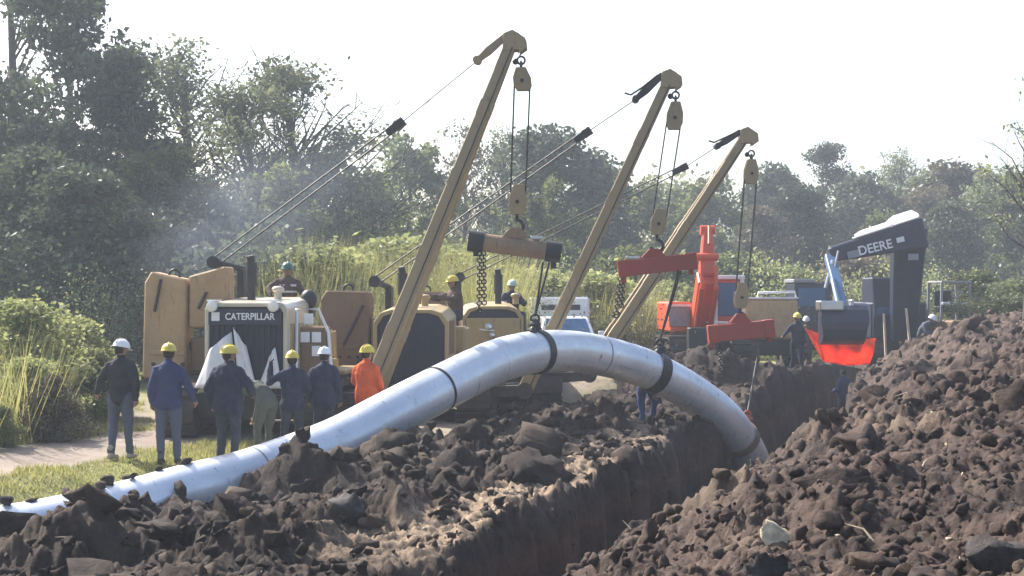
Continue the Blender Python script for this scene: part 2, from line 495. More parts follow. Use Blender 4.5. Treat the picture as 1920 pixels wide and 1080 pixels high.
# ------------------------------------------------------------------ terrain
_ty = np.array([-60, 0, 8, 15.6, 19.4, 24.7, 28.5, 31.7, 49, 80, 300, 900])
_tx = np.array([-25.3, -5.2, -2.75, -0.42, 0.83, 2.42, 3.2, 4.75, 10.2, 20, 85, 270])
def TWf(Y): return np.interp(Y, [12, 18, 24, 29, 33, 45], [1.42, 1.8, 2.55, 2.85, 2.25, 1.8])
def XL(Y): return np.interp(Y, _ty, _tx)

# height control points (X, Y, z) of the natural ground and of the soil bank before the pipe
CTRL = np.array([
    (-5.8, 17.9, -0.62), (-4.6, 18.6, -0.52), (-3.6, 19.5, -0.48), (-4.2, 17.6, -.4), (-3.0, 18.6, -.3), (-2.6, 20.9, 0.16), (-1.7, 21.9, 0.2), (-0.9, 22.9, 0.28), (0.3, 24.4, 0.33),
    (1.2, 25.6, 0.33), (2.3, 26.0, 0.02), (-7.5, 17.2, -0.6),
    (-5.3, 20.2, -0.35), (-4.6, 20.9, -0.30), (-3.6, 21.6, -0.2), (-2.6, 22.8, -0.15), (-1.2, 24.7, -0.1), (0.6, 27.2, -0.05), (2.4, 29, 0.0), (3.6, 29.8, 0.0),
    (-5.9, 22.4, 0.0), (-5.0, 21.9, -0.02), (-4.2, 22.3, -0.07), (-3.4, 23.3, -0.12), (-3.0, 23.8, -0.1), (-2.4, 24.2, -0.08), (-6.5, 20.4, 0.0), (-7.5, 19.8, -0.05),
    (-9, 21, 0), (-8, 24, 0.05), (-11, 27, 0.3), (-4, 27, 0), (-1.8, 29.5, 0), (-0.5, 34, 0), (2, 33, 0), (-3, 38, 0), (4, 45, 0.1), (8, 60, 0), (-20, 40, 0.3), (20, 60, 0), (0, 80, 0.5),
    (3.9, 36.6, 0.75), (5.0, 37.6, 0.95), (5.9, 38.8, 0.7), (5.6, 36.2, 0.2), (2.6, 36.5, 0.5), (6.3, 42, 0.3),
    (-3, 14, 0.05), (-5.5, 14, 0.0), (-2, 17, 0.12), (-0.4, 17.6, 0.05), (0.5, 20, 0.02), (-2.5, 11, 0.05), (-4, 9, 0.0), (-4.5, 16.8, 0.05), (-0.2, 21, 0.15), (1.6, 23, 0.05),
    (2.2, 24.3, 0.02), (3.5, 28, -0.02), (-10, 12, 0), (-16, 18, 0), (-20, 0, 0), (-30, 25, 0.2)])

def natural(X, Y):
    num = np.zeros_like(X); den = np.zeros_like(X)
    for cx, cy, cz in CTRL:
        w = 1.0 / ((X - cx) ** 2 + (Y - cy) ** 2 + 0.12) ** 1.7
        num += w * cz; den += w
    far = 1 / (18.0 ** 2) ** 1.7
    return num / (den + far)

def heap_cap(Y): return np.interp(Y, [-20, 0, 6, 12, 20, 27, 36, 48, 65, 110], [0.5, 0.75, 1.05, 1.5, 2.0, 2.2, 2.05, 1.15, 0.9, 0.0])

def smoothstep(a, b, x):
    t = np.clip((x - a) / (b - a), 0, 1); return t * t * (3 - 2 * t)

def terrain(X, Y, detail=True):
    """height and the masks heap, trench, soil, path, grass"""
    xl = XL(Y)
    wob = fbm(X * 0.9, Y * 0.9, 5, 3) * 0.22 * smoothstep(70, 40, Y)
    d = X - xl + wob * 0.6
    base = natural(X, Y) * smoothstep(90, 60, np.abs(Y))
    TW = TWf(Y)
    heap_d = d - TW
    cap = .95 * heap_cap(Y) * (1 + 0.18 * fbm(X * 0.35, Y * 0.35, 21, 3))
    hd2 = np.maximum(heap_d - .22, 0); rise = 0.62 * (np.sqrt(hd2 ** 2 + .5 ** 2) - .5 + .12 * hd2)
    hz = cap * (1 - np.exp(-rise / np.maximum(cap, 0.02) * 1.25))
    back = smoothstep(7.0, 12.0, heap_d)
    hz = hz * (1 - back)
    heap_m = smoothstep(0.0, 0.25, heap_d) * (1 - smoothstep(9.5, 12, heap_d)) * smoothstep(100, 70, Y) * smoothstep(-60, -30, Y)
    z = base + hz * smoothstep(100, 70, Y) * smoothstep(-60, -30, Y)
    wl_ = 0.55 + 0.6 * np.clip(fbm(X * .6, Y * .6, 201, 3), -.4, 1)
    tr = (lambda t_: .72 * t_ + .28 * smoothstep(.25, .5, t_))(smoothstep(-0.05, wl_, d + .2 * fbm(X * 2.2, Y * 2.2, 202, 4))) * (1 - smoothstep(TW - 0.2, TW + 0.05, d)) * smoothstep(75, 62, Y) * smoothstep(-30, -20, Y)
    z = z - tr * (2.15 + base)
    # loose soil: bank between pipe and trench, mound beyond
    pipe_d = X - np.interp(Y, [0, 17.5, 19.3, 20.6, 22.6, 24.4, 27, 28.8, 31, 38, 44], [-9.5, -7.2, -5.2, -4.6, -2.95, -1.4, 0.4, 1.9, 3.4, 1.8, 2.5])
    soil = smoothstep(-0.5, 0.15, pipe_d + wob) * (1 - smoothstep(40, 46, Y))
    soil = np.maximum(soil, smoothstep(-1.4, -0.6, d) * smoothstep(80, 60, Y))
    soil = np.maximum(soil, .95 * (1 - smoothstep(2.4, 3.8, np.hypot(X - 2.0, (Y - 30.5) * .8) + wob * 3)))
    soil = np.clip(soil, 0, 1)
    if detail:
        amt = np.clip(soil * (1 - tr) + heap_m, 0, 1)
        lip = (1 - 0.85 * smoothstep(-1.2, -0.6, d) * (1 - smoothstep(-0.1, 0.1, d))) * (1 - .8 * smoothstep(TW - .2, TW, d) * (1 - smoothstep(TW + .2, TW + .9, d)))
        wx = X + 0.16 * fbm(X * 2.2, Y * 2.2, 121, 4); wy = Y + 0.16 * fbm(X * 2.2, Y * 2.2, 131, 4)
        wx2 = wx + 0.05 * fbm(X * 9, Y * 9, 141, 3); wy2 = wy + 0.05 * fbm(X * 9, Y * 9, 151, 3)
        patch = 0.4 + 0.95 * smoothstep(-.35, .35, fbm(X * .55, Y * .55, 401, 3))
        lip = lip * patch
        bk_ = np.clip(soil * (1 - heap_m), 0, 1)
        z = z + bk_ * (1 - tr) * lip * (lumps(wx + 9, wy, 0.8, 33, 0.6) * 0.55 + lumps(wx2 + 5, wy2, 0.45, 35, 0.55) * 0.35 - .1)
        z = z + amt * lip * (lumps(wx, wy, 0.95, 31, 0.5) * 0.42 + 0.16 * fbm(X * 1.1, Y * 1.1, 72, 3))
        z = z + amt * (0.3 + 0.7 * lip) * lumps(wx2 + 3.3, wy2, 0.38, 41, 0.6) * 0.55
        z = z + amt * (0.4 + 0.6 * lip) * lumps(wx2, wy2 + 1.7, 0.17, 51, 0.65) * 0.6
        rdg = 1 - np.abs(fbm(wx * 4.5, wy * 4.5, 161, 5, .6)) * 1.6
        z = z + amt * 0.095 * rdg * (.4 + .6 * patch) + amt * 0.075 * fbm(X * 9, Y * 9, 171, 5, .68)
        z = z - amt * 0.12
        z = z + tr * (0.16 * fbm(X * 2.5, Y * 2.5, 81, 4) + lumps(wx2, wy2 + 4, .4, 83, .6) * .5 + .07 * fbm(X * 9, Y * 9, 84, 3))
        z = z + (1 - amt) * (1 - tr) * 0.05 * fbm(X * 0.8, Y * 0.8, 91, 4) * smoothstep(300, 100, np.abs(Y))
    n = fbm(X * 0.7, Y * 0.7, 101, 4)
    pathc = np.interp(Y, [0, 18, 22, 25, 30, 40, 60], [-9.5, -8.6, -7.4, -6.4, -4.0, 0, 4])
    pd = np.abs(X - pathc + n * 0.5)
    path = (1 - smoothstep(0.75, 1.6, pd)) * (1 - soil)
    work = (1 - smoothstep(3.0, 6.0, np.hypot((X + .5) / 1.9, (Y - 32) / 1.9) - n)) * (1 - soil)
    path = np.maximum(path, work * 0.9)
    grass = np.clip((1 - path) * (1 - soil) + 0.25 * (n > 0.25) * (1 - soil), 0, 1)
    return z, heap_m, tr, soil, path, grass

def ground_z(x, y, detail=False):
    return float(terrain(np.array([float(x)]), np.array([float(y)]), detail)[0][0])

def make_terrain():
    # columns fan out from behind the camera; dense inside the view
    a_in = np.linspace(-0.305, 0.305, 560)
    step = np.geomspace(0.0012, 0.9, 60)
    a_out = 0.305 + np.cumsum(step)
    a_out = a_out[a_out < 8]
    a = np.concatenate([-a_out[::-1], a_in, a_out])
    Yn = np.concatenate([np.linspace(-8.5, 3.8, 40), np.geomspace(4, 46, 760), np.geomspace(46.5, 900, 90)])
    A, YY = np.meshgrid(a, Yn)
    XX = A * (YY + 9.5)
    z, hm, tr, soil, path, grass = terrain(XX.ravel(), YY.ravel())
    nx, ny = len(a), len(Yn)
    # overhanging, uneven trench edges: push vertices sideways a little
    X = XX.ravel().copy(); Y = YY.ravel().copy()
    X += tr * (0.15 * fbm(Y * 2.2, z * 3, 111, 3) + .09 * fbm(Y * 6, z * 7, 112, 4))
    V = np.stack([X, Y, z], 1)
    idx = np.arange(nx * ny).reshape(ny, nx)
    F = np.stack([idx[:-1, :-1], idx[:-1, 1:], idx[1:, 1:], idx[1:, :-1]], -1).reshape(-1, 4)
    fm = lambda q: q[F].mean(1)
    d = X - XL(Y)
    lipm = smoothstep(-1.15, -.75, d + .3 * fbm(X, Y, 301, 3)) * (1 - smoothstep(-.1, .25, d)) * smoothstep(13, 15, Y) * (1 - smoothstep(27, 30, Y))
    region = np.zeros(len(F), int)
    region[fm(soil) > 0.5] = 3
    region[fm(hm) > 0.5] = 1
    region[fm(tr) > 0.02] = 2
    inv_all = np.full(len(V), -1)
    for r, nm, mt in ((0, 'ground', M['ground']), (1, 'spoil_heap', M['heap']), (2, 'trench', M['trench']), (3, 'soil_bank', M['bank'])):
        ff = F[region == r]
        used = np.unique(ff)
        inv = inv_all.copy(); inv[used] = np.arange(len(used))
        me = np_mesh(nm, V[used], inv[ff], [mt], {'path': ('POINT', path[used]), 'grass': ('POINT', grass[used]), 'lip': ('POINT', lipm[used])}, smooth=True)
        tag(link_mesh(nm, me), kind='structure')
make_terrain()

# ------------------------------------------------------------------ soil clods
def ico(sub=1):
    bm = bmesh.new()
    bmesh.ops.create_icosphere(bm, subdivisions=sub, radius=1)
    v = np.array([x.co[:] for x in bm.verts]); f = np.array([[q.index for q in t.verts] for t in bm.faces])
    bm.free(); return v, f

ICO1, ICO2, ICO3 = ico(1), ico(2), ico(3)

def clod_shape(src, rng, rough=0.34):
    v, f = src
    # chop a sphere with random planes, then roughen: angular lumps
    v = v.copy()
    for _ in range(10):
        n = rng.normal(size=3); n /= np.linalg.norm(n)
        h = rng.uniform(0.32, 0.75)
        dd = v @ n
        v = np.where((dd > h)[:, None], v - np.outer(dd - h, n) * 0.95, v)
    v = v * rng.uniform(0.8, 1.45, 3)
    o = rng.uniform(0, 50, 3)
    k = np.array([mnoise.noise(Vector(p * 2.2 + o)) + 0.75 * mnoise.noise(Vector(p * 4.7 + o)) + 0.5 * mnoise.noise(Vector(p * 10 + o)) for p in v])
    return v * (1 + rough * k)[:, None], f

def rand_rot(rng, n):
    q = rng.normal(size=(n, 4)); q /= np.linalg.norm(q, axis=1)[:, None]
    w, x, y, z = q.T
    return np.stack([np.stack([1 - 2 * (y * y + z * z), 2 * (x * y - z * w), 2 * (x * z + y * w)], -1),
                     np.stack([2 * (x * y + z * w), 1 - 2 * (x * x + z * z), 2 * (y * z - x * w)], -1),
                     np.stack([2 * (x * z - y * w), 2 * (y * z + x * w), 1 - 2 * (x * x + y * y)], -1)], 1)

def scatter_soil(name, mat, n, cond, rng, smin, smax, power=4.0, label=None, yr=(5.5, 46)):
    """loose crumbs and clods as one heap of stuff"""
    shapes = [clod_shape(ICO1, rng) for _ in range(8)]
    shapes2 = [clod_shape(ICO2, rng) for _ in range(6)]
    Y = np.exp(rng.uniform(math.log(yr[0]), math.log(yr[1]), n * 4))
    A = rng.uniform(-0.45, 0.45, n * 4)
    X = A * (Y + 3)
    z, hm, tr, soil, path, grass = terrain(X, Y)
    ok = cond(X, Y, z, hm, tr, soil)
    X, Y, z = X[ok][:n], Y[ok][:n], z[ok][:n]
    s = smin + (smax - smin) * rng.uniform(0, 1, len(X)) ** power
    s *= np.clip(Y / 16, 0.55, 1.35)
    rot = rand_rot(rng, len(X))
    Vs, Fs, off = [], [], 0
    pick = rng.integers(0, 8, len(X)); pick2 = rng.integers(0, 6, len(X))
    big = s > (smin + (smax - smin) * 0.35)
    for group, shp, pk in ((~big, shapes, pick), (big, shapes2, pick2)):
        for k in range(len(shp)):
            sel = group & (pk == k)
            m = sel.sum()
            if not m: continue
            v, f = shp[k]
            P = np.einsum('nij,vj->nvi', rot[sel], v) * s[sel][:, None, None]
            P[:, :, 0] += X[sel][:, None]; P[:, :, 1] += Y[sel][:, None]; P[:, :, 2] += (z[sel] + s[sel] * 0.28)[:, None]
            Vs.append(P.reshape(-1, 3))
            Fs.append((f[None] + (np.arange(m) * len(v))[:, None, None]).reshape(-1, 3) + off)
            off += m * len(v)
    me = np_mesh(name, np.concatenate(Vs), np.concatenate(Fs), [mat], smooth=False)
    o = link_mesh(name, me)
    return tag(o, label, None, None, 'stuff')

rng = np.random.default_rng(3)
scatter_soil('loose_soil', M['heap'], 14000, lambda X, Y, z, h, t, s: (h > 0.3) & (t < 0.05), rng, 0.010, 0.10, label='brown loose clods and crumbs covering the spoil heap')
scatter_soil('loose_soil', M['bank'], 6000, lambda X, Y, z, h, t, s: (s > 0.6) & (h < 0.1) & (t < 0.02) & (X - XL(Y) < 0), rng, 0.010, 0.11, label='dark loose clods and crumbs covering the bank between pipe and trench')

scatter_soil('loose_soil', M['trench'], 3500, lambda X, Y, z, h, t, s: (t > 0.06) & (t < .97) & (X - XL(Y) < 1), rng, 0.015, 0.17, label='crumbling soil lodged on the trench wall')
def soil_at(px, py):
    Y = np.geomspace(6, 60, 1500)
    X = (px - 960) / F_PX * Y; Z = CAM_Z - (py - 558) / F_PX * Y
    t = terrain(X, Y)[0]
    k = int(np.argmax(t >= Z)) if (t >= Z).any() else 700
    return Vector((X[k], Y[k], t[k]))
# larger lumps one can pick out, each an object
BIG = []
def big_clod(name, x, y, s, mat, label, cat, group=None, seed=0, stretch=(1, 1, 1), sink=0.3, rough=0.4, z=None, rz=None):
    r = np.random.default_rng(seed)
    v, f = clod_shape(ICO3, r, rough)
    v = v * np.array(stretch) * s
    me = np_mesh(name, v, f, [mat], smooth=False)
    o = link_mesh(name, me)
    zz = ground_z(x, y) if z is None else z
    o.location = (x, y, zz + s * stretch[2] * (1 - sink) * 0.75)
    o.rotation_euler = (r.uniform(-.3, .3), r.uniform(-.3, .3), r.uniform(0, 6) if rz is None else rz)
    return tag(o, label, cat, group)

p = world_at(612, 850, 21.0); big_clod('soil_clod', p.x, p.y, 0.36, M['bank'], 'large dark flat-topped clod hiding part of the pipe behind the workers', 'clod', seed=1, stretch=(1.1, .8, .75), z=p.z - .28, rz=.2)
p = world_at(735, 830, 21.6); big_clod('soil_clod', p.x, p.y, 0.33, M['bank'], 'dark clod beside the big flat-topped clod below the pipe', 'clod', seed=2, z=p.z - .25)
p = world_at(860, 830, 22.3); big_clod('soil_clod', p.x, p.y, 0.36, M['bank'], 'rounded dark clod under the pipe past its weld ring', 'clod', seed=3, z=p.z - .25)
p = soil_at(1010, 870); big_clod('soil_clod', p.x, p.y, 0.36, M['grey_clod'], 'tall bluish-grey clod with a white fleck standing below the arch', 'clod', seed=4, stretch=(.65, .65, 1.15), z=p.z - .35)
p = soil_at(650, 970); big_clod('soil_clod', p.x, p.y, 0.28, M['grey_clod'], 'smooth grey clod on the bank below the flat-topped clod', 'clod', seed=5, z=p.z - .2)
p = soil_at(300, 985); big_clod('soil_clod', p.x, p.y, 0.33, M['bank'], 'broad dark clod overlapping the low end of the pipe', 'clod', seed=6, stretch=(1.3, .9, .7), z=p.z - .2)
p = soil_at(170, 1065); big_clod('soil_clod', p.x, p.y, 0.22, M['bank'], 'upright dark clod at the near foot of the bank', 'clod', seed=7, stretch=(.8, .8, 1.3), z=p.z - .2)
p = soil_at(1468, 1012); big_clod('stone', p.x, p.y, 0.2, M['stone'], 'pale yellowish stone standing on the spoil heap', 'stone', seed=18, rough=.2, stretch=(.8, .6, 1.3), z=p.z - .16, rz=.4)
p = soil_at(1430, 1087); big_clod('soil_clod', p.x, p.y, 0.17, M['grey_clod'], 'smooth grey-violet clod just below the pale stone', 'clod', seed=9, z=p.z - .12)
p = soil_at(1890, 1060); big_clod('soil_clod', p.x, p.y, 0.16, M['grey_clod'], 'dark clod in the near corner of the spoil heap', 'clod', seed=10, z=p.z - .1)
p = soil_at(1385, 990); big_clod('soil_clod', p.x, p.y, 0.15, M['heap'], 'angular reddish-brown clod at the trench edge by the pale stone', 'clod', seed=11, z=p.z - .1)
p = soil_at(1560, 905); big_clod('soil_clod', p.x, p.y, 0.22, M['heap'], 'long olive-brown clod up the heap from the pale stone', 'clod', seed=12, stretch=(1.5, .8, .6), z=p.z - .12)

def clod_zone(zone, lab, x, y):
    d = x - float(XL(y))
    if zone == 'heap':
        if d - float(TWf(y)) < .8: return 'brown clod on the rim of the spoil heap beside the trench', 'clods on the heap rim'
        if y < 10: return 'brown clod on the nearest part of the spoil heap', 'clods on the near heap'
        if y > 20: return 'brown clod on the far upper slope of the spoil heap', 'clods on the far heap'
        return 'brown clod midway along the spoil heap', 'clods midway along the heap'
    if zone == 'bank':
        if d > -1.3: return 'dark clod near the left lip of the trench', 'clods by the trench lip'
        if y > 19: return 'dark clod on the bank close under the arched pipe', 'clods under the pipe'
        if y < 12: return 'dark clod on the nearest foot of the bank', 'clods at the foot of the bank'
        return 'dark clod midway between low pipe end and trench', 'clods midway across the bank'
    return lab, 'clods on the ' + zone

r = np.random.default_rng(77)
protos = []
for zone, cnt, mt, lab in (('bank', 130, M['bank'], 'dark clod lying loose on the bank between pipe and trench'), ('heap', 110, M['heap'], 'brown clod lying loose on the spoil heap'), ('mound', 22, M['grey_clod'], 'grey clod on the rubbly mound beyond the pipe')):
    meshes = [np_mesh('soil_clod', *clod_shape(ICO3 if q < 3 else ICO2, r, .5), [mt]) for q in range(6)]
    k = 0
    while k < cnt:
        y = math.exp(r.uniform(math.log(7), math.log(34))) if zone != 'mound' else r.uniform(34.5, 40)
        x = r.uniform(-.36, .36) * y if zone != 'mound' else r.uniform(2.2, 6.6)
        z, hm, tr, soil, _, _ = terrain(np.array([x]), np.array([y]))
        if tr[0] > 0.01 or (1390 < 960 + x / y * F_PX < 1540 and 8 < y < 12.5): continue
        if zone == 'heap' and hm[0] < 0.9: continue
        if zone == 'bank' and y > 15.5 + .55 * (x + 7.5) and y < 21.5 and x < -2.3: continue
        if zone != 'heap' and (soil[0] < 0.8 or hm[0] > 0.05 or x > XL(y) - 0.5): continue
        s = (.055 + (.25 if zone == 'bank' else .17) * r.uniform(0, 1) ** 2.6) * min(1.25, max(.55, y / 15))
        lab2, grp2 = clod_zone(zone, lab, x, y)
        o = link_mesh('soil_clod', meshes[k % 6])
        o.scale = (s * r.uniform(.8, 1.3), s * r.uniform(.8, 1.2), s * r.uniform(.6, 1))
        o.location = (x, y, z[0] + s * .3)
        o.rotation_euler = (r.uniform(-.5, .5), r.uniform(-.5, .5), r.uniform(0, 6.28))
        tag(o, lab2, 'clod', grp2)
        k += 1

V_, F_, off = [], [], 0
for k in range(46):
    y = math.exp(r.uniform(math.log(8), math.log(36))); x = r.uniform(-.34, .36) * y
    z, hm, tr, soil, _, _ = terrain(np.array([x]), np.array([y]))
    if tr[0] > .01 or max(hm[0], soil[0]) < .8: continue
    v, f = clod_shape(ICO1, r, .3)
    V_.append(v * r.uniform(.018, .05) * max(.7, y / 14) * np.array([1.3, 1, .7]) + np.array([x, y, z[0] + .02])); F_.append(f + off); off += len(v)
tag(link_mesh('pebbles', np_mesh('pebbles', np.concatenate(V_), np.concatenate(F_), [M['stone']])), 'pale pebbles scattered in the dug soil', None, None, 'stuff')
# pale flecks and roots in the soil
mb = MB()
for k in range(110):
    y = math.exp(r.uniform(math.log(8), math.log(36))); x = r.uniform(-.36, .36) * y
    z, hm, tr, soil, _, _ = terrain(np.array([x]), np.array([y]))
    if tr[0] > .01 or max(hm[0], soil[0]) < .8: continue
    L = r.uniform(.05, .22); d = Vector((r.normal(), r.normal(), abs(r.normal()) * .35)).normalized()
    p0 = Vector((x, y, z[0] - .01)); p1 = p0 + d * L * .5 + Vector((0, 0, .03)); p2 = p0 + d * L + Vector((r.normal() * .03, 0, r.normal() * .03))
    mb.path([p0, p1, p2], [.008, .007, .003], 5)
tag(mb.build('root_debris', M['root'], fix=False), 'broken roots and twigs sticking out of the dug soil', None, None, 'stuff')

# ------------------------------------------------------------------ the pipe
PIPE_R = 0.38
PIPE_PX = [  # px, py of the upper edge, depth
    (-260, 985, 17.2), (-60, 955, 18.2), (60, 938, 18.9), (200, 908, 19.7), (350, 868, 20.6), (450, 844, 21.2), (600, 792, 22.4), (700, 742, 23.3), (800, 692, 24.3),
    (900, 645, 25.5), (960, 627, 26.3), (1020, 619, 27.1), (1100, 623, 28.0), (1200, 648, 28.9), (1275, 682, 29.5), (1335, 720, 30.0), (1385, 762, 30.4)]
ctl = []
for i, (px, py, Y) in enumerate(PIPE_PX):
    a, b = PIPE_PX[max(i - 1, 0)], PIPE_PX[min(i + 1, len(PIPE_PX) - 1)]
    t = Vector((b[0] - a[0], b[1] - a[1])).normalized()
    rp_ = PIPE_R / Y * F_PX
    ctl.append(world_at(px - t.y * rp_, py + t.x * rp_, Y))
ctl += [Vector((4.97, 31.15, -0.93)), Vector((5.15, 31.75, -1.5)), Vector((5.7, 33.5, -1.77)), Vector((8.3, 39.5, -1.77)), Vector((11.0, 48.5, -1.77))]

def catmull(P, per=10):
    out = []
    for i in range(len(P) - 1):
        p0, p1, p2, p3 = P[max(i - 1, 0)], P[i], P[i + 1], P[min(i + 2, len(P) - 1)]
        for k in range(per):
            t = k / per
            out.append(0.5 * ((2 * p1) + (p2 - p0) * t + (2 * p0 - 5 * p1 + 4 * p2 - p3) * t * t + (3 * p1 - p0 - 3 * p2 + p3) * t ** 3))
    out.append(P[-1]); return out

PP = catmull(ctl, 10)
for _ in range(4):
    PP = [PP[0]] + [(PP[i - 1] + PP[i] * 2 + PP[i + 1]) / 4 for i in range(1, len(PP) - 1)] + [PP[-1]]
def pipe_at(px, y0=17):
    """index of the pipe's axis nearest to photo column px"""
    return min(range(len(PP)), key=lambda i: abs(PP[i].x / PP[i].y * F_PX + 960 - px) + (50 if PP[i].y > 31.2 else 0))
pipe = MB().path(PP, PIPE_R, 40).build('pipeline', M['pipe'], fix=False)
_al = np.concatenate([[0], np.cumsum([(PP[i + 1] - PP[i]).length for i in range(len(PP) - 1)])])
_nv = len(pipe.data.vertices)
_i = np.minimum(np.arange(_nv) // 40, len(PP) - 1); _k = np.arange(_nv) % 40
for nm, arr in (('along', _al[_i]), ('sn', np.sin(_k / 40 * 6.28318) * .38), ('cs', np.cos(_k / 40 * 6.28318) * .38)):
    a_ = pipe.data.attributes.new(nm, 'FLOAT', 'POINT'); a_.data.foreach_set('value', arr.astype(np.float32))
tag(pipe, 'long silvery blue-grey pipe arched out of the soil and down into the trench', 'pipe')
def ring(i, r_out, w, name, mat, parent):
    c = PP[i]; t = (PP[i + 1] - PP[i - 1]).normalized()
    mb = MB(); u, v = basis(t); n = 40
    prof = [(-w / 2, PIPE_R - .004), (-w / 2, r_out), (w / 2, r_out), (w / 2, PIPE_R - .004)]
    vs = [c + t * a + (u * math.cos(6.2832 * k / n) + v * math.sin(6.2832 * k / n)) * q for k in range(n) for a, q in prof]
    fs = [(k * 4 + j, k * 4 + (j + 1) % 4, ((k + 1) % n) * 4 + (j + 1) % 4, ((k + 1) % n) * 4 + j) for k in range(n) for j in range(4)]
    return mb.add(vs, fs).build(name, mat, parent)
for px in (150, 822):
    ring(pipe_at(px), PIPE_R + .012, .045, 'weld_ring', M['dark'], pipe)
for px in (480, 1120): ring(pipe_at(px), PIPE_R + .004, .03, 'weld_ring', M['grey'], pipe)

# clods lying on the low end of the pipe
r = np.random.default_rng(5)
cl_mesh = [np_mesh('soil_clod', *clod_shape(ICO2, r), [M['bank']]) for _ in range(4)]
for k, px in enumerate((20, 60, 130, 185, 215, 240, 262, 300, 335)):
    c = PP[pipe_at(px)]
    s = r.uniform(.06, .13)
    o = link_mesh('soil_clod', cl_mesh[k % 4]); o.scale = (s * 1.3, s, s * .9)
    o.location = c + Vector((r.uniform(-.08, .08), r.uniform(-.1, .1), PIPE_R + s * .25)); o.rotation_euler = (0, 0, k)
    tag(o, 'small dark clod fallen on top of the low end of the pipe', 'clod', 'clods on the pipe')

# ------------------------------------------------------------------ vegetation
def leaves(C, size, rng, vertical=0.3):
    n = len(C)
    d = rng.normal(size=(n, 3)); d[:, 2] -= vertical; d /= np.linalg.norm(d, axis=1)[:, None]
    e = np.cross(d, rng.normal(size=(n, 3))); e /= np.linalg.norm(e, axis=1)[:, None] + 1e-9
    s = size * rng.uniform(.6, 1.4, n)[:, None]
    V = np.stack([C - d * s * .5, C + e * s * .28 - d * s * .05, C + d * s * .5, C - e * s * .28 - d * s * .05], 1).reshape(-1, 3)
    F = np.arange(n * 4).reshape(n, 4)
    return V, F

def gen_tree(seed, H, W, trunk_h, clumps, per, leaf, mat, bark='bark', clump_r=0.16, top_pow=1.0, bare=0, lean=0.0, trunk_r=None, gap=0.0):
    """returns (trunk mesh, crown mesh)"""
    rg = np.random.default_rng(seed)
    mb = MB()
    tr_ = trunk_r or H * 0.016
    tp = [Vector((0, 0, -.3))]
    n = 7
    ox = oy = 0
    for i in range(1, n + 1):
        ox += rg.normal() * H * .012 + lean * H / n; oy += rg.normal() * H * .012
        tp.append(Vector((ox, oy, H * .88 * i / n)))
    mb.path(tp, [tr_ * (1.25 - i / n) + .01 for i in range(n + 1)], 7)
    C = []
    for k in range(clumps + bare):
        hz = trunk_h + (H - trunk_h) * rg.uniform(0, 1) ** (1 / top_pow)
        fr = (hz - trunk_h) / (H - trunk_h)
        env = math.sin(math.pi * min(1, .18 + .80 * fr)) ** .7
        ang = rg.uniform(0, 6.283); rad = W * env * math.sqrt(rg.uniform(.12, 1)) * (0.7 + .5 * mnoise.noise(Vector((math.cos(ang) * 1.3, math.sin(ang) * 1.3, fr * 3 + seed))))
        ti = max(.12, min(.95, (hz - rad * .75) / H))
        base = tp[int(ti * n)].lerp(tp[min(n, int(ti * n) + 1)], ti * n - int(ti * n))
        end = Vector((base.x + math.cos(ang) * rad, base.y + math.sin(ang) * rad, hz))
        mid = base.lerp(end, .5) + Vector((rg.normal(), rg.normal(), rg.normal() - .6)) * H * .02
        r0 = tr_ * .34 * (1 - .5 * fr)
        mb.path([base, mid, end], [r0, r0 * .6, r0 * .2], 5, cap=False)
        for q in range(4 if k >= clumps else 3):
            e2 = end + Vector((rg.normal(), rg.normal(), rg.normal() + .4)) * W * .2
            mb.path([mid.lerp(end, rg.uniform(.3, 1)), e2], [r0 * .3, r0 * .1], 4, cap=False)
        if k < clumps:
            m = int(per * rg.uniform(.4, 1.5))
            cr = W * clump_r * rg.uniform(.6, 1.5)
            P = rg.normal(size=(m, 3)); P *= (rg.uniform(0, 1, m) ** .4 / (np.linalg.norm(P, axis=1) + 1e-9))[:, None]
            P = P * np.array([1.25, 1.25, .75]) * cr
            C.append(P + np.array(end))
            w = int(per * .2); t = rg.uniform(.4, 1, w)[:, None]
            C.append(np.array(mid) * (1 - t) + np.array(end) * t + rg.normal(size=(w, 3)) * cr * .5)
    trunk = bpy.data.meshes.new('trunk')
    trunk.from_pydata(mb.v, [], mb.f); trunk.polygons.foreach_set('use_smooth', mb.sm); trunk.materials.append(M[bark])
    C = np.concatenate(C)
    if gap:
        nv = vnoise(C[:, 0] * 1.1 + 40, C[:, 2] * 1.1 + C[:, 1] * .7 + 40, seed)
        C = C[nv > gap]
    V, F = leaves(C, leaf, rg)
    nz = np.array([mnoise.noise(Vector(c) * .6) for c in C[::8]]).repeat(8)[:len(C)]
    crown = np_mesh('crown', V, F, [M[mat]], {'rnd': ('FACE', np.clip(.5 + .5 * nz + rg.normal(size=len(C)) * .22, 0, 1))})
    return trunk, crown

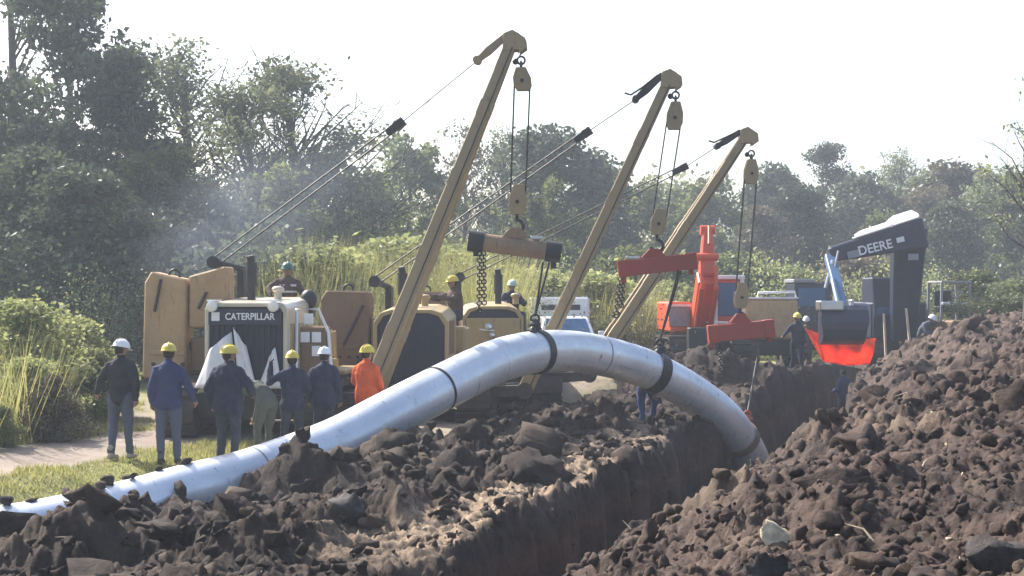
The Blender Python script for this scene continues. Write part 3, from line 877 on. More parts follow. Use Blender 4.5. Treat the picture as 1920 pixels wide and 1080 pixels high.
PROTO = {
    'tall_dark': gen_tree(1, 15, 4.2, 3.5, 60, 330, .26, 'leaf_dark', clump_r=.2, gap=.3),
    'eucalypt': gen_tree(2, 12, 3.0, 3, 50, 240, .24, 'leaf_dark', 'bark_pale', clump_r=.2, gap=.35),
    'airy': gen_tree(3, 12, 3.8, 3, 46, 110, .17, 'leaf_grey', clump_r=.17, bare=40, gap=.3, trunk_r=.24),
    'airy_b': gen_tree(4, 10, 4.4, 2, 56, 120, .17, 'leaf_grey', clump_r=.15, bare=50, gap=.3, trunk_r=.24),
    'round_mid': gen_tree(5, 9, 3.6, 1.2, 60, 260, .24, 'leaf_mid', clump_r=.2, gap=.2),
    'round_dark': gen_tree(6, 9, 3.4, 1.0, 60, 290, .24, 'leaf_dark', clump_r=.2, gap=.2),
    'round_grey': gen_tree(7, 8, 3.8, .8, 60, 240, .24, 'leaf_grey', clump_r=.2, gap=.2),
    'bare': gen_tree(8, 9, 3.0, 2, 26, 60, .2, 'leaf_dry', 'bark_pale', clump_r=.2, bare=50),
    'right_tree': gen_tree(9, 7.5, 2.4, 1.8, 30, 34, .11, 'leaf_light', clump_r=.16, bare=16, gap=.25),
    'dry': gen_tree(10, 8, 3.4, .8, 56, 200, .24, 'leaf_dry', clump_r=.2, gap=.25),
    'bush_light': gen_tree(11, 3.2, 2.2, .15, 60, 190, .15, 'leaf_light', clump_r=.22, trunk_r=.04),
    'bush_mid': gen_tree(12, 3.0, 2.2, .15, 60, 200, .15, 'leaf_mid', clump_r=.22, trunk_r=.04),
    'bush_grey': gen_tree(13, 2.6, 2.2, .15, 60, 170, .14, 'leaf_grey', clump_r=.22, trunk_r=.04),
    'bush_dry': gen_tree(14, 2.2, 1.8, .1, 46, 130, .13, 'leaf_dry', clump_r=.22, trunk_r=.03),
}
PH = {k: max(v.co.z for v in c.vertices) for k, (t, c) in PROTO.items()}

def plant(kind, px, top_py, Y, label, cat='tree', name='tree', wide=1.0, rot=None, group=None):
    """plants a tree of the given kind so that its top reaches the given height"""
    t, c = PROTO[kind]
    x = (px - 960) / F_PX * Y
    gz = ground_z(x, Y)
    top = CAM_Z - (top_py - 558) / F_PX * Y
    s = (top - gz) / PH[kind]
    o = empty(name, (x, Y, gz - .05), rot if rot is not None else (px * .37) % 6.28, label, cat, group)
    o.scale = (s * wide, s * wide, s)
    link_mesh('trunk', t, o); link_mesh('crown', c, o)
    return o

TREES = [
 ('tall_dark', 20, -170, 52, 1.05, 'tallest dark tree at the left edge, its top out of frame'),
 ('tall_dark', 120, -60, 56, .95, 'tall dark tree second from the left edge, breaking into separate leaf clumps'),
 ('eucalypt', 245, 68, 54, 1.1, 'dark tree with pale branches between the tallest trees and the airy grey one'),
 ('airy', 352, 55, 60, 1.3, 'thin airy tree with a narrow spire top above the orange counterweight'),
 ('airy_b', 450, 135, 54, 1.25, 'grey-green tree with an arching bare limb behind the exhaust smoke'),
 ('airy_b', 565, 92, 58, 1.35, 'wide airy tree with twiggy top left of the first boom cable'),
 ('round_grey', 610, 235, 56, 1.1, 'rounded grey-green tree crossed by the first boom cable'),
 ('round_dark', 60, 265, 44, 1.2, 'dark shadowed tree standing low under the tallest tree'),
 ('round_dark', 175, 300, 42, 1.25, 'blue-dark rounded tree behind the orange counterweight, left of centre'),
 ('round_mid', 300, 250, 47, 1.1, 'olive tree filling the gap below the pale-branched tree'),
 ('round_dark', 370, 345, 43, 1.0, 'low dark tree directly behind the lettered machine exhaust'),
 ('round_mid', 500, 290, 48, 1.0, 'olive-green tree below the wide airy tree'),
 ('round_grey', 690, 300, 62, 1.1, 'pale green tree under the sheave of the first luffing cable'),
 ('round_mid', 765, 232, 75, 1.0, 'bushy tree just left of the first boom'),
 ('bare', 860, 215, 78, .9, 'almost bare brownish tree seen through the first boom'),
 ('airy', 940, 225, 80, .9, 'thin grey tree behind the first hoist cables'),
 ('round_dark', 1055, 225, 76, 1.25, 'dark broad tree between the first and second booms'),
 ('round_dark', 1120, 275, 84, 1.0, 'dark tree touching the second boom from behind'),
 ('round_mid', 1010, 320, 66, 1.0, 'green tree low behind the first hook block'),
 ('round_mid', 1195, 322, 88, 1.1, 'low green tree behind the second hoist cables'),
 ('round_grey', 1275, 318, 95, 1.1, 'grey-green tree between the second and third booms'),
 ('round_mid', 1335, 312, 92, 1.0, 'green tree behind the head of the third boom'),
 ('round_dark', 1450, 300, 100, 1.0, 'dark tree right of the third hoist cables'),
 ('tall_dark', 1548, 262, 105, 1.0, 'tall dark clumped tree standing above the right tree line'),
 ('round_dark', 1500, 335, 88, 1.1, 'dark tree below and left of the tall clumped one'),
 ('dry', 1440, 375, 84, 1.0, 'brownish dry tree left of the dark excavator'),
 ('round_dark', 1610, 315, 98, 1.1, 'dark tree directly right of the tall clumped one'),
 ('airy', 1690, 270, 110, 1.0, 'sparse grey tree poking above the right tree line'),
 ('round_grey', 1740, 292, 100, 1.2, 'wide greyish tree behind the dark excavator boom'),
 ('dry', 1800, 292, 96, 1.2, 'dry brownish-grey tree behind the open tractor canopy'),
 ('round_dark', 1780, 365, 80, 1.0, 'dark tree just beyond the open tractor canopy'),
 ('round_grey', 1860, 285, 92, 1.1, 'pale grey tree behind the slim leafy tree at the right edge'),
 ('round_mid', 1930, 300, 86, 1.1, 'green tree cut by the right edge'),
 ('round_mid', 1650, 385, 84, 1.0, 'shaded green tree behind the bright top of the excavator boom'),
 ('right_tree', 1925, 120, 36, 1.0, 'slim leafy tree with a crooked trunk at the right edge'),
]
for kind, px, top, Y, wd, lab in TREES: plant(kind, px, top, Y, lab, wide=wd)

BUSHES = [
 ('bush_light', 40, 520, 27.5, 1.3, 'bright green bush at the left edge, tallest by the path'),
 ('bush_light', 120, 560, 29, 1.2, 'green bush between the left-edge bush and the white-helmeted worker'),
 ('bush_light', 60, 640, 25.2, 1.1, 'lower pale green bush in front of the bright left-edge bush'),
 ('bush_dry', 95, 690, 24.6, .9, 'dry shrub with a dark stem beside the dirt path'),
 ('bush_light', 10, 740, 23.5, .8, 'low grassy bush at the left edge of the path'),
 ('bush_grey', 185, 640, 29.5, .9, 'grey bush right behind the white-helmeted worker in black'),
 ('bush_light', 560, 415, 42, 1.5, 'sunlit yellow-green bush behind the operator in the green helmet'),
 ('bush_light', 640, 430, 44, 1.5, 'sunlit yellow-green bush above the brown counterweight'),
 ('bush_light', 770, 400, 46, 1.6, 'pale green bush left of the first boom behind the exhaust stack'),
 ('bush_mid', 860, 420, 50, 1.6, 'green bush seen between first boom and first spreader beam'),
 ('bush_light', 1010, 470, 46, 1.6, 'yellow-green bush behind the first spreader beam'),
 ('bush_light', 1130, 480, 48, 1.6, 'bright grassy bush right of the white pickup'),
 ('bush_mid', 1190, 420, 60, 1.5, 'green bush behind the second spreader beam'),
 ('bush_light', 1240, 500, 52, 1.4, 'pale bush beside the orange excavator'),
 ('bush_mid', 1380, 440, 66, 1.4, 'green bush behind the third hoist cables'),
 ('bush_mid', 1480, 470, 66, 1.4, 'green bush behind the tan housing'),
 ('bush_dry', 1600, 470, 70, 1.5, 'dry bush behind the dark excavator stick'),
 ('bush_mid', 1840, 480, 52, 1.3, 'green bush right of the open tractor canopy'),
 ('bush_grey', 1900, 500, 46, 1.3, 'pale bush behind the slim right-edge tree'),
]
for kind, px, top, Y, wd, lab in BUSHES: plant(kind, px, top, Y, lab, 'bush', 'bush', wd)

def mass(name, mat, n, yr, hr, leaf, seed, label, ar=(-.5, .5), wob=0):
    rg = np.random.default_rng(seed)
    k = n // 60
    Y = rg.uniform(*yr, k); X = rg.uniform(*ar, k) * Y
    h = hr[0] + (hr[1] - hr[0]) * np.clip(.5 + 1.3 * fbm(X * .16, Y * .16, seed, 4), 0, 1)
    zc = rg.uniform(0, 1, k) ** .7 * h
    g = natural(X, Y) * smoothstep(90, 60, Y)
    C = np.repeat(np.stack([X, Y, zc + g], 1), 60, 0)
    C = C + rg.normal(size=C.shape) * np.array([.7, .7, .45]) * (leaf * 4.2 + wob * 2)
    C = C[C[:, 2] > 0]
    V, F = leaves(C, leaf, rg)
    me = np_mesh(name, V, F, [M[mat]], {'rnd': ('FACE', rg.uniform(0, 1, len(C)))})
    tag(link_mesh(name, me), label, None, None, 'stuff')
mass('undergrowth', 'leaf_light', 60000, (56, 72), (.6, 4.2), .13, 1, 'green undergrowth in front of the tree line')
mass('undergrowth', 'leaf_grey', 40000, (38, 52), (.2, 3.0), .08, 8, 'dull grey-green scrub among the grassy undergrowth', (-.30, .02), wob=.2)
mass('undergrowth', 'leaf_dry', 16000, (38, 48), (.1, 2.2), .08, 9, 'dry scrub behind the machines', (-.30, .1), wob=.2)
mass('undergrowth', 'leaf_light', 110000, (39, 54), (.5, 3.0), .065, 2, 'pale grassy undergrowth behind the left machines', (-.30, .01), wob=.12)
mass('undergrowth', 'leaf_mid', 40000, (54, 62), (.5, 2.2), .11, 6, 'green undergrowth behind the excavators', (.02, .32), wob=.12)
mass('distant_wood', 'leaf_grey', 70000, (112, 150), (5, 11), .5, 3, 'far-off wood closing the view')
mass('distant_wood', 'leaf_dark', 60000, (78, 100), (2, 6.0), .36, 4, 'dark wood under the tree line')
mass('undergrowth', 'leaf_dark', 50000, (40, 50), (2, 5.2), .2, 5, 'dark thicket under the left trees', (-.42, -.17))

def grass(name, n, cond, hgt, seed, label, yr=(17.5, 34), ar=(-.5, .12), w=.012):
    rg = np.random.default_rng(seed)
    Y = rg.uniform(*yr, n * 3); X = rg.uniform(*ar, n * 3) * Y
    z, hm, tr, soil, path, gr = terrain(X, Y)
    ok = cond(X, Y, soil, path, gr)
    X, Y, z = X[ok][:n], Y[ok][:n], z[ok][:n]
    m = len(X)
    h = hgt * rg.uniform(.4, 1.4, m); a = rg.uniform(0, 6.28, m); h = h * (.45 + .9 * np.clip(.5 + fbm(X * .35, Y * .35, seed, 3), 0, 1))
    tip = np.stack([X + np.cos(a) * h * .5, Y + np.sin(a) * h * .5, z + h], 1)
    b0 = np.stack([X - np.sin(a) * w, Y + np.cos(a) * w, z - .01], 1); b1 = np.stack([X + np.sin(a) * w, Y - np.cos(a) * w, z - .01], 1)
    V = np.stack([b0, b1, tip], 1).reshape(-1, 3)
    me = np_mesh(name, V, np.arange(m * 3).reshape(m, 3), [M['blade']], {'rnd': ('FACE', rg.uniform(0, 1, m))})
    tag(link_mesh(name, me), label, None, None, 'stuff')
grass('tall_grass', 60000, lambda X, Y, s, p, g: (s < .5) & ((Y > 46) | (X < -.3)), 2.3, 5, 'pale tall grass and reeds behind the machines', (38, 54), (-.17, .1), .017)
grass('grass', 52000, lambda X, Y, s, p, g: (g > .45) & (s < .4)  , .09, 1, 'short yellow-green grass beside the dirt path')
grass('tall_grass', 14000, lambda X, Y, s, p, g: (g > .5) & (s < .1) & (X < -.305 * Y) & (Y > 23.2) & (Y < 29), 1.15, 3, 'tall pale grass standing among the left bushes')
grass('tall_grass', 16000, lambda X, Y, s, p, g: (g > .6) & (s < .1) & (X < -.30 * Y) & (Y > 22.5), .34, 2, 'tall dry grass at the foot of the left bushes')

# ------------------------------------------------------------------ air
hz = MB().bb((-140, -12, -3.6), (140, 175, 24)).build('haze', [], None)
m, nt, nd, lk, p = new_mat('haze_air')
nd.remove(p)
pv = nd.new('ShaderNodeVolumePrincipled')
pv.inputs['Color'].default_value = (0.80, 0.88, 1.0, 1)
pv.inputs['Density'].default_value = 0.0014
pv.inputs['Anisotropy'].default_value = 0.2
lk.new(pv.outputs[0], nd['Material Output'].inputs['Volume'])
hz.data.materials.append(m)
tag(hz, 'thin pale haze in the air', None, None, 'stuff')

def smoke(center, size, dens, seed):
    mb = MB().ell((0, 0, 0), (1, 1, 1), 20, 14)
    o = mb.build('exhaust_smoke', [], None); o.location = center; o.scale = size; o.rotation_euler = (0, R(-25), 0)
    m, nt, nd, lk, p = new_mat('smoke_air'); nd.remove(p)
    tc = nd.new('ShaderNodeTexCoord')
    ln = nd.new('ShaderNodeVectorMath'); ln.operation = 'LENGTH'; lk.new(tc.outputs['Object'], ln.inputs[0])
    mr = nd.new('ShaderNodeMapRange'); mr.inputs[1].default_value = .25; mr.inputs[2].default_value = 1; mr.inputs[3].default_value = 1; mr.inputs[4].default_value = 0
    lk.new(ln.outputs['Value'], mr.inputs[0])
    nz_ = nd.new('ShaderNodeTexNoise'); nz_.inputs['Scale'].default_value = 1.6; nz_.inputs['Detail'].default_value = 4; lk.new(tc.outputs['Object'], nz_.inputs['Vector'])
    rp = ramp(nd, [(.38, (0, 0, 0)), (.7, (1, 1, 1))]); lk.new(nz_.outputs['Fac'], rp.inputs[0])
    a = nd.new('ShaderNodeMath'); a.operation = 'MULTIPLY'; lk.new(mr.outputs[0], a.inputs[0]); lk.new(rp.outputs[0], a.inputs[1])
    b = nd.new('ShaderNodeMath'); b.operation = 'MULTIPLY'; b.inputs[1].default_value = dens; lk.new(a.outputs[0], b.inputs[0])
    pv = nd.new('ShaderNodeVolumePrincipled'); pv.inputs['Color'].default_value = (.72, .82, 1, 1); lk.new(b.outputs[0], pv.inputs['Density'])
    lk.new(pv.outputs[0], nd['Material Output'].inputs['Volume'])
    o.data.materials.append(m)
    tag(o, 'thin blue-grey exhaust smoke drifting before the left trees', None, None, 'stuff')
pz = world_at(430, 400, 31)
smoke(pz, (2.6, 1.2, 1.5), .22, 1)
smoke(world_at(600, 360, 35), (3.4, 1.2, 1.6), .10, 2)

#@@OBJECTS@@
# ------------------------------------------------------------------ machines
class Rig:
    """a thing's frame: turns world points into the thing's own coordinates"""
    def __init__(s, name, loc, rz, label, cat, group=None):
        s.loc, s.rz = Vector(loc), rz
        s.root = empty(name, loc, rz, label, cat, group)
        s.m = Matrix.Rotation(-rz, 3, 'Z')

    def L(s, w): return s.m @ (Vector(w) - s.loc)

    def put(s, mb, name, mat, bevel=0, parent=None): return mb.build(name, mat, parent or s.root, bevel)


def text(s, body, size, loc, rot, mat, parent, name='lettering', depth=.004, sx=1.0):
    cu = bpy.data.curves.new(name, 'FONT')
    cu.body = body; cu.size = size; cu.extrude = depth; cu.align_x = 'CENTER'; cu.align_y = 'CENTER'; cu.offset = size * .018
    cu.materials.append(mat)
    o = bpy.data.objects.new(name, cu); COL.objects.link(o)
    me = bpy.data.meshes.new_from_object(o.evaluated_get(bpy.context.evaluated_depsgraph_get()))
    bpy.data.objects.remove(o)
    o = link_mesh(name, me)
    o.parent = parent; o.location = loc; o.rotation_euler = rot; o.scale = (sx, 1, 1)
    return o


def crawler_track(rg, x, w, y0, y1, h, name='track', shoes=22):
    """a closed track: belt, rollers, and shoes standing proud"""
    r = h / 2
    prof = []
    for k in range(9):
        a = math.pi / 2 + math.pi * k / 8; prof.append((y0 + r + math.cos(a) * r, r + math.sin(a) * r))
    for k in range(9):
        a = -math.pi / 2 + math.pi * k / 8; prof.append((y1 - r + math.cos(a) * r, r + math.sin(a) * r))
    mb = MB()
    inner = [(y0 + r + (p[0] - y0 - r) * .8 if p[0] < (y0 + y1) / 2 else y1 - r + (p[0] - y1 + r) * .8, r + (p[1] - r) * .8) for p in prof]
    n = len(prof)
    vs = []
    for X_ in (x - w / 2, x + w / 2):
        vs += [(X_, *p) for p in prof] + [(X_, *p) for p in inner]
    fs = []
    for i in range(n):
        j = (i + 1) % n
        fs += [(i, j, 2 * n + j, 2 * n + i), (n + i, 3 * n + i, 3 * n + j, n + j), (i, n + i, n + j, j), (2 * n + i, 2 * n + j, 3 * n + j, 3 * n + i)]
    mb.add(vs, fs)
    t = rg.put(mb, name, M['track'])
    mb = MB()
    for yy in (y0 + r, y1 - r): mb.tube((x - w * .3, yy, r), (x + w * .3, yy, r), r * .72, n=14)
    for k in range(5):
        yy = y0 + r + (y1 - y0 - 2 * r) * (k + .5) / 5
        mb.tube((x - w * .28, yy, r * .4), (x + w * .28, yy, r * .4), r * .3, n=10)
    mb.bb((x - w * .2, y0 + r, r * .6), (x + w * .2, y1 - r, r * 1.4))
    rg.put(mb, 'roller_frame', M['track'], parent=t)
    shoe = None
    per = 2 * (y1 - y0 - 2 * r) + 2 * math.pi * r
    for k in range(shoes):
        s_ = per * k / shoes
        L = y1 - y0 - 2 * r
        if s_ < L: c, a = (y0 + r + s_, 0), 0
        elif s_ < L + math.pi * r:
            q = (s_ - L) / r; c, a = (y1 - r + math.sin(q) * r, r - math.cos(q) * r), q
        elif s_ < 2 * L + math.pi * r: c, a = (y1 - r - (s_ - L - math.pi * r), h), math.pi
        else:
            q = (s_ - 2 * L - math.pi * r) / r; c, a = (y0 + r - math.sin(q) * r, r + math.cos(q) * r), math.pi + q
        if shoe is None:
            m2 = MB().box((0, 0, -.012), (w * 1.06, per / shoes * .8, .024)).box((0, 0, -.045), (w * 1.06, .02, .05))
            shoe = rg.put(m2, 'track_shoe', M['track'], parent=t)
            o = shoe
        else:
            o = shoe.copy(); COL.objects.link(o); o.parent = t
        o.location = (x, c[0], c[1]); o.rotation_euler = (a, 0, 0)
    return t


def sheave_block(rg, top, bot, w, name, mat, thick=.16):
    """tapered block with two cheek plates and sheaves between"""
    top, bot = Vector(top), Vector(bot)
    d = (bot - top); h = d.length; d.normalize()
    mb = MB()
    poly = [(-w * .28, 0), (w * .28, 0), (w * .5, -h * .42), (w * .5, -h * .78), (w * .34, -h), (-w * .34, -h), (-w * .5, -h * .78), (-w * .5, -h * .42)]
    dx = d.x / max(1e-6, -d.z)
    def mk(y): return [(top.x + p[0] + dx * -p[1], top.y + y, top.z + p[1]) for p in poly]
    for y0, y1 in ((-thick / 2, -thick / 2 + .03), (thick / 2 - .03, thick / 2)):
        a, b = mk(y0), mk(y1); n = len(poly)
        mb.add(a + b, [tuple(range(n - 1, -1, -1)), tuple(range(n, 2 * n))] + [(i, (i + 1) % n, n + (i + 1) % n, n + i) for i in range(n)])
    o = rg.put(mb, name, mat, .008)
    c = top.lerp(bot, .58)
    m2 = MB().tube(c + Vector((0, -thick / 2 + .035, 0)), c + Vector((0, thick / 2 - .035, 0)), w * .44, n=18)
    m2.tube(c + Vector((0, -thick / 2 - .03, 0)), c + Vector((0, thick / 2 + .03, 0)), .035, n=8)
    rg.put(m2, 'sheave', M['dark'], parent=o)
    return o


def hook_shape(rg, top, size, name='hook', mat=None):
    t = Vector(top)
    mb = MB()
    pts = [t, t + Vector((0, 0, -size * .35))]
    c = t + Vector((0, 0, -size * .72))
    for k in range(11):
        a = R(95) - R(265) * k / 10
        pts.append(c + Vector((math.cos(a) * size * .34, 0, math.sin(a) * size * .34)))
    mb.path(pts, [size * .09, size * .09] + [size * (.12 - .006 * abs(k - 5)) for k in range(11)], 8)
    mb.box(t + Vector((0, 0, -size * .04)), (size * .34, size * .3, size * .14))
    return rg.put(mb, name, mat or M['dark'])


def pipelayer(loc, rz, label, tip, pivot, up0, up1, low0, low1, luff, luff_mid, winch, spread, style, hood_w, hood_top):
    rg = Rig('pipelayer', loc, rz, label, 'pipelayer', 'crawler pipelayers lifting the pipe')
    root = rg.root
    # tracks and chassis
    crawler_track(rg, -1.2, .62, -1.5, 2.3, .98)
    crawler_track(rg, 1.2, .62, -1.5, 2.3, .98)
    mb = MB(); mb.bb((-.9, -1.2, .35), (.9, 2.2, .8)); mb.bb((-1.0, .6, .8), (1.0, 2.1, 1.05))
    rg.put(mb, 'chassis', M['dark'], .02)
    # bonnet: a shell open at the front with the radiator recessed behind its rim
    w, t = hood_w / 2, hood_top
    yf, yb = -1.35, .75
    mb = MB()
    ch = .10 if style == 'lettered' else .24
    prof = [(-w, .78), (-w, t - ch), (-w + ch * .55, t - ch * .25), (-w + ch * 1.4, t), (w - ch * 1.4, t), (w - ch * .55, t - ch * .25), (w, t - ch), (w, .78)]
    n = len(prof)
    rim = .07
    inn = [(x * (1 - rim / w), max(.80, z - rim) if z > 1 else z) for x, z in prof]
    up = lambda z: z + (.10 if z > 1 else 0)
    vs = [(x, yf, z) for x, z in prof] + [(x, yb, up(z)) for x, z in prof] + [(x, yf, z) for x, z in inn] + [(x, yf + .09, z) for x, z in inn]
    fs = []
    for i in range(n - 1):
        fs += [(i, i + 1, n + i + 1, n + i), (i, 2 * n + i, 2 * n + i + 1, i + 1), (2 * n + i, 3 * n + i, 3 * n + i + 1, 2 * n + i + 1)]
    fs += [tuple(n + i for i in range(n))]
    fs += [(0, n, 2 * n - 1, n - 1)]
    mb.add(vs, fs)
    shell = rg.put(mb, 'bonnet', M['cream'] if style == 'lettered' else M['cat'], .012)
    mb = MB(); mb.add([(x, yf + .08, z) for x, z in inn], [tuple(range(n))])
    gr = rg.put(mb, 'radiator', M['grille'])
    mb = MB()
    for k in range(13):
        xx = -w + rim + (2 * w - 2 * rim) * (k + .5) / 13
        mb.bb((xx - .012, yf + .045, .82), (xx + .012, yf + .07, t - rim - (.06 if style == 'lettered' else .22)))
    rg.put(mb, 'radiator_bar', M['grille'], parent=gr)
    # deck, fenders, seat and operator station
    mb = MB(); mb.bb((-.95, .78, 1.05), (.95, 1.9, 1.28)); mb.bb((-1.45, .1, 1.06), (-.98, 2.0, 1.14)); mb.bb((.98, .1, 1.06), (1.45, 2.0, 1.14))
    rg.put(mb, 'deck', M['cat'], .02)
    mb = MB(); mb.bb((-.35, 1.25, 1.28), (.35, 1.8, 1.62)); mb.bb((-.35, 1.7, 1.62), (.35, 1.85, 2.2))
    rg.put(mb, 'seat', M['dark'], .04)
    mb = MB()
    for x in (-.35, -.2, .3, .45): mb.tube((x, .95, 1.28), (x + .04, 1.0, 2.05), .014, n=6).ell((x + .04, 1.0, 2.06), (.03, .03, .03), 6, 5)
    rg.put(mb, 'control_lever', M['dark'])
    # exhaust stack
    ex = {'lettered': -.18, 'grilled': -.27, 'plain': .18}[style]
    mb = MB().tube((ex, -.3, t), (ex, -.3, t + .28), .075).tube((ex, -.3, t + .28), (ex, -.3, t + .72), .10).tube((ex, -.3, t + .72), (ex - .02, -.32, t + .84), .07)
    rg.put(mb, 'exhaust_stack', M['dark'])
    mb = MB().tube((ex + .42, -.05, t + .04), (ex + .42, -.05, t + .22), .07).ell((ex + .42, -.05, t + .24), (.12, .12, .06))
    rg.put(mb, 'air_cleaner', M['cat' if style != 'lettered' else 'cream'])
    mb = MB().bb((.55, .85, 1.28), (.92, 1.7, 1.85)); rg.put(mb, 'fuel_tank', M['cat'], .06)
    for q in range(4):
        x0 = -.75 - .07 * q
        mb = MB().path([(-.62, .95, 1.5 + .08 * q), (x0, .7, 1.25 - .05 * q), (-1.0 - .04 * q, .5, 1.5), (-1.15, .35, 1.75 + .06 * q)], .022, 6); rg.put(mb, 'hydraulic_hose', M['dark'])
    for q in range(3):
        mb = MB().path([(.7, .6, 1.25), (1.1, .4, 1.05 + .1 * q), (1.5, .2, .8 + .05 * q), (1.9, .1, .95)], .022, 6); rg.put(mb, 'hydraulic_hose', M['dark'])
    mb = MB().tube((-.6, .6, 1.35), (-1.25, .45, 2.1), .075, n=12).tube((-1.05, .5, 1.88), (-1.35, .42, 2.2), .045, n=10); rg.put(mb, 'weight_cylinder', M['dark'])
    for sx in (-1, 1):
        for q in range(5): rg.put(MB().bb((sx * (w + .003) - .006, yf + .25 + .28 * q, 1.35), (sx * (w + .003) + .006, yf + .43 + .28 * q, 2.0)), 'side_louvre', M['brown' if style != 'lettered' else 'cat'], .003)
        mb = MB().path([(sx * .9, .95, 1.28), (sx * .9, .95, 1.75), (sx * .9, 1.8, 1.8), (sx * .9, 1.85, 1.28)], .022, 7); rg.put(mb, 'grab_rail', M['cat'])
    # counterweight: outer slabs on links, hinged out to the machine's right
    cw = M['weight'] if style == 'lettered' else M['brown']
    if style == 'lettered':
        fr = empty('counterweight', (0, 0, 0)); fr.parent = root
        m1 = MB().prism([(-2.22, 1.0), (-2.18, 2.72), (-2.06, 2.92), (-1.42, 2.78), (-1.42, 1.0)], 1, -.2, .28)
        rg.put(m1, 'weight_slab', cw, .03, fr)
        m1 = MB().prism([(-1.39, 1.9), (-1.39, 2.84), (-.72, 3.02), (-.70, 2.35), (-1.0, 2.28), (-1.1, 1.9)], 1, -.1, .5)
        rg.put(m1, 'weight_slab', cw, .03, fr)
        m1 = MB().prism([(-1.38, 1.1), (-1.38, 1.72), (-.86, 1.78), (-.86, 1.1)], 1, 0, .5)
        rg.put(m1, 'weight_slab', M['brown'], .03, fr)
        for a_, b_ in (((-1.98, -.23, 2.2), (-1.86, -.23, 2.78)), ((-1.2, -.13, 2.25), (-1.05, -.13, 2.55))):
            rg.put(MB().tube(a_, b_, .028, n=8), 'lifting_rod', M['dark'], 0, fr)
        for a_, b_ in (((-1.42, .1, 1.62), (-.9, .1, 1.2)), ((-1.42, .3, 1.05), (-.8, .3, .85))): rg.put(MB().bar(a_, b_, .13, .16), 'link_arm', M['dark'], .01, fr)
    else:
        fr = empty('counterweight', (0, 0, 0)); fr.parent = root
        m1 = MB().prism([(-1.95, .9), (-1.98, 2.42), (-1.86, 2.60), (-1.02, 2.58), (-.98, 2.35), (-1.0, .9)], 1, .1, .75)
        rg.put(m1, 'weight_slab', cw, .03, fr)
        m1 = MB().prism([(-.97, 1.2), (-.96, 2.05), (-.76, 2.0), (-.74, 1.2)], 1, .2, .7)
        rg.put(m1, 'weight_slab', M['cat'], .02, fr)
        m1 = MB().bar((-1.2, .05, 1.2), (-.7, .05, .9), .12, .14).tube((-1.5, .06, 1.5), (-1.1, .06, 2.3), .03, n=8)
        rg.put(m1, 'link_arm', M['dark'], .01, fr)
    xs_ = -2.0 if style == 'lettered' else -1.75
    yo_ = -.22 if style == 'lettered' else .085
    for q in range(4):
        rg.put(MB().tube((xs_ + .18 * q, yo_ - .03, 1.25), (xs_ + .18 * q, yo_ + .02, 1.25), .035, n=8), 'bolt', M['dark'], 0, fr)
    rg.put(MB().bb((xs_ - .08, yo_ - .02, 1.42), (xs_ + .58, yo_ + .02, 1.50)), 'rib_plate', cw, .008, fr)
    rg.put(MB().torus((xs_ + .3, .05 if style == 'lettered' else .4, 2.86 if style == 'lettered' else 2.62), .1, .025, (0, 1, 0), 14, 6), 'lifting_eye', M['dark'], 0, fr)
    # winch frame and drums
    wl = rg.L(winch)
    mb = MB().bb((-.75, .78, 1.28), (-.62, 1.2, wl.z - .1)).bar((-.68, 1.0, wl.z - .12), (wl.x, wl.y, wl.z), .1, .1)
    mb.tube((-.62, 1.0, 1.6), (-.4, 1.0, 1.6), .2, n=14)
    mb.tube((wl.x, wl.y - .1, wl.z), (wl.x, wl.y + .1, wl.z), .12, n=12)
    rg.put(mb, 'winch_frame', M['dark'], .01)
    # boom: two tapered legs meeting at the head
    T, P = rg.L(tip), rg.L(pivot)
    up_dir = (T - P).normalized()
    side = up_dir.cross(Vector((0, 1, 0))).normalized()
    bo = empty('boom', (0, 0, 0)); bo.parent = root
    for k, dy in enumerate((-.42, .42)):
        mb = MB().bar(P + Vector((0, dy * 1.0, 0)), T + Vector((0, dy * .16, 0)) + up_dir * .12, .30, .15, .20, .09, side=side)
        lg = rg.put(mb, 'boom_leg', M['boom'], .015, bo)
        for q in (.18, .4, .62, .82):
            c = (P + Vector((0, dy, 0))).lerp(T + Vector((0, dy * .16, 0)), q); wd = .30 - .10 * q
            rg.put(MB().bar(c - up_dir * .14, c + up_dir * .14, wd + .012, .165 - .05 * q + .015, side=side), 'stiffener_plate', M['boom'], .006, lg)
        if k == 0:
            a_, b_ = P + Vector((0, dy - .11, 0)), T + Vector((0, dy * .16 - .08, 0))
            rg.put(MB().path([a_.lerp(b_, q / 12) - side * .06 for q in range(13)], .011, 6), 'boom_hose', M['dark'], 0, lg)
    mb = MB()
    for q, hw in ((.25, .42), (.55, .26)):
        c = P.lerp(T, q); mb.box(c, (.07, hw * 1.5, .07))
    rg.put(mb, 'boom_brace', M['boom'], .01, bo)
    for dy in (-.42, .42):
        mb = MB().tube((P.x, P.y + dy - .14, P.z), (P.x, P.y + dy + .14, P.z), .16, n=14).bar((P.x, P.y + dy, P.z), (.9, P.y + dy, .62), .2, .22)
        rg.put(mb, 'boom_foot', M['track'], .01, bo)
    # head: cap plates from the luffing arm over to the load sheave
    a = rg.L(luff)
    u0 = rg.L(up0)
    hd = T + up_dir * .1
    mb = MB()
    for y0, y1 in ((-.15, -.11), (.11, .15)):
        poly = [(hd.x - .16, hd.z - .18), (hd.x - .14, hd.z + .14), (hd.x + .02, hd.z + .2), (u0.x + .10, hd.z + .05), (u0.x + .12, hd.z - .13), (u0.x - .04, hd.z - .24), (hd.x + .14, hd.z - .16)]
        n = len(poly)
        vs = [(x, hd.y + y0, z) for x, z in poly] + [(x, hd.y + y1, z) for x, z in poly]
        mb.add(vs, [tuple(range(n - 1, -1, -1)), tuple(range(n, 2 * n))] + [(i, (i + 1) % n, n + (i + 1) % n, n + i) for i in range(n)])
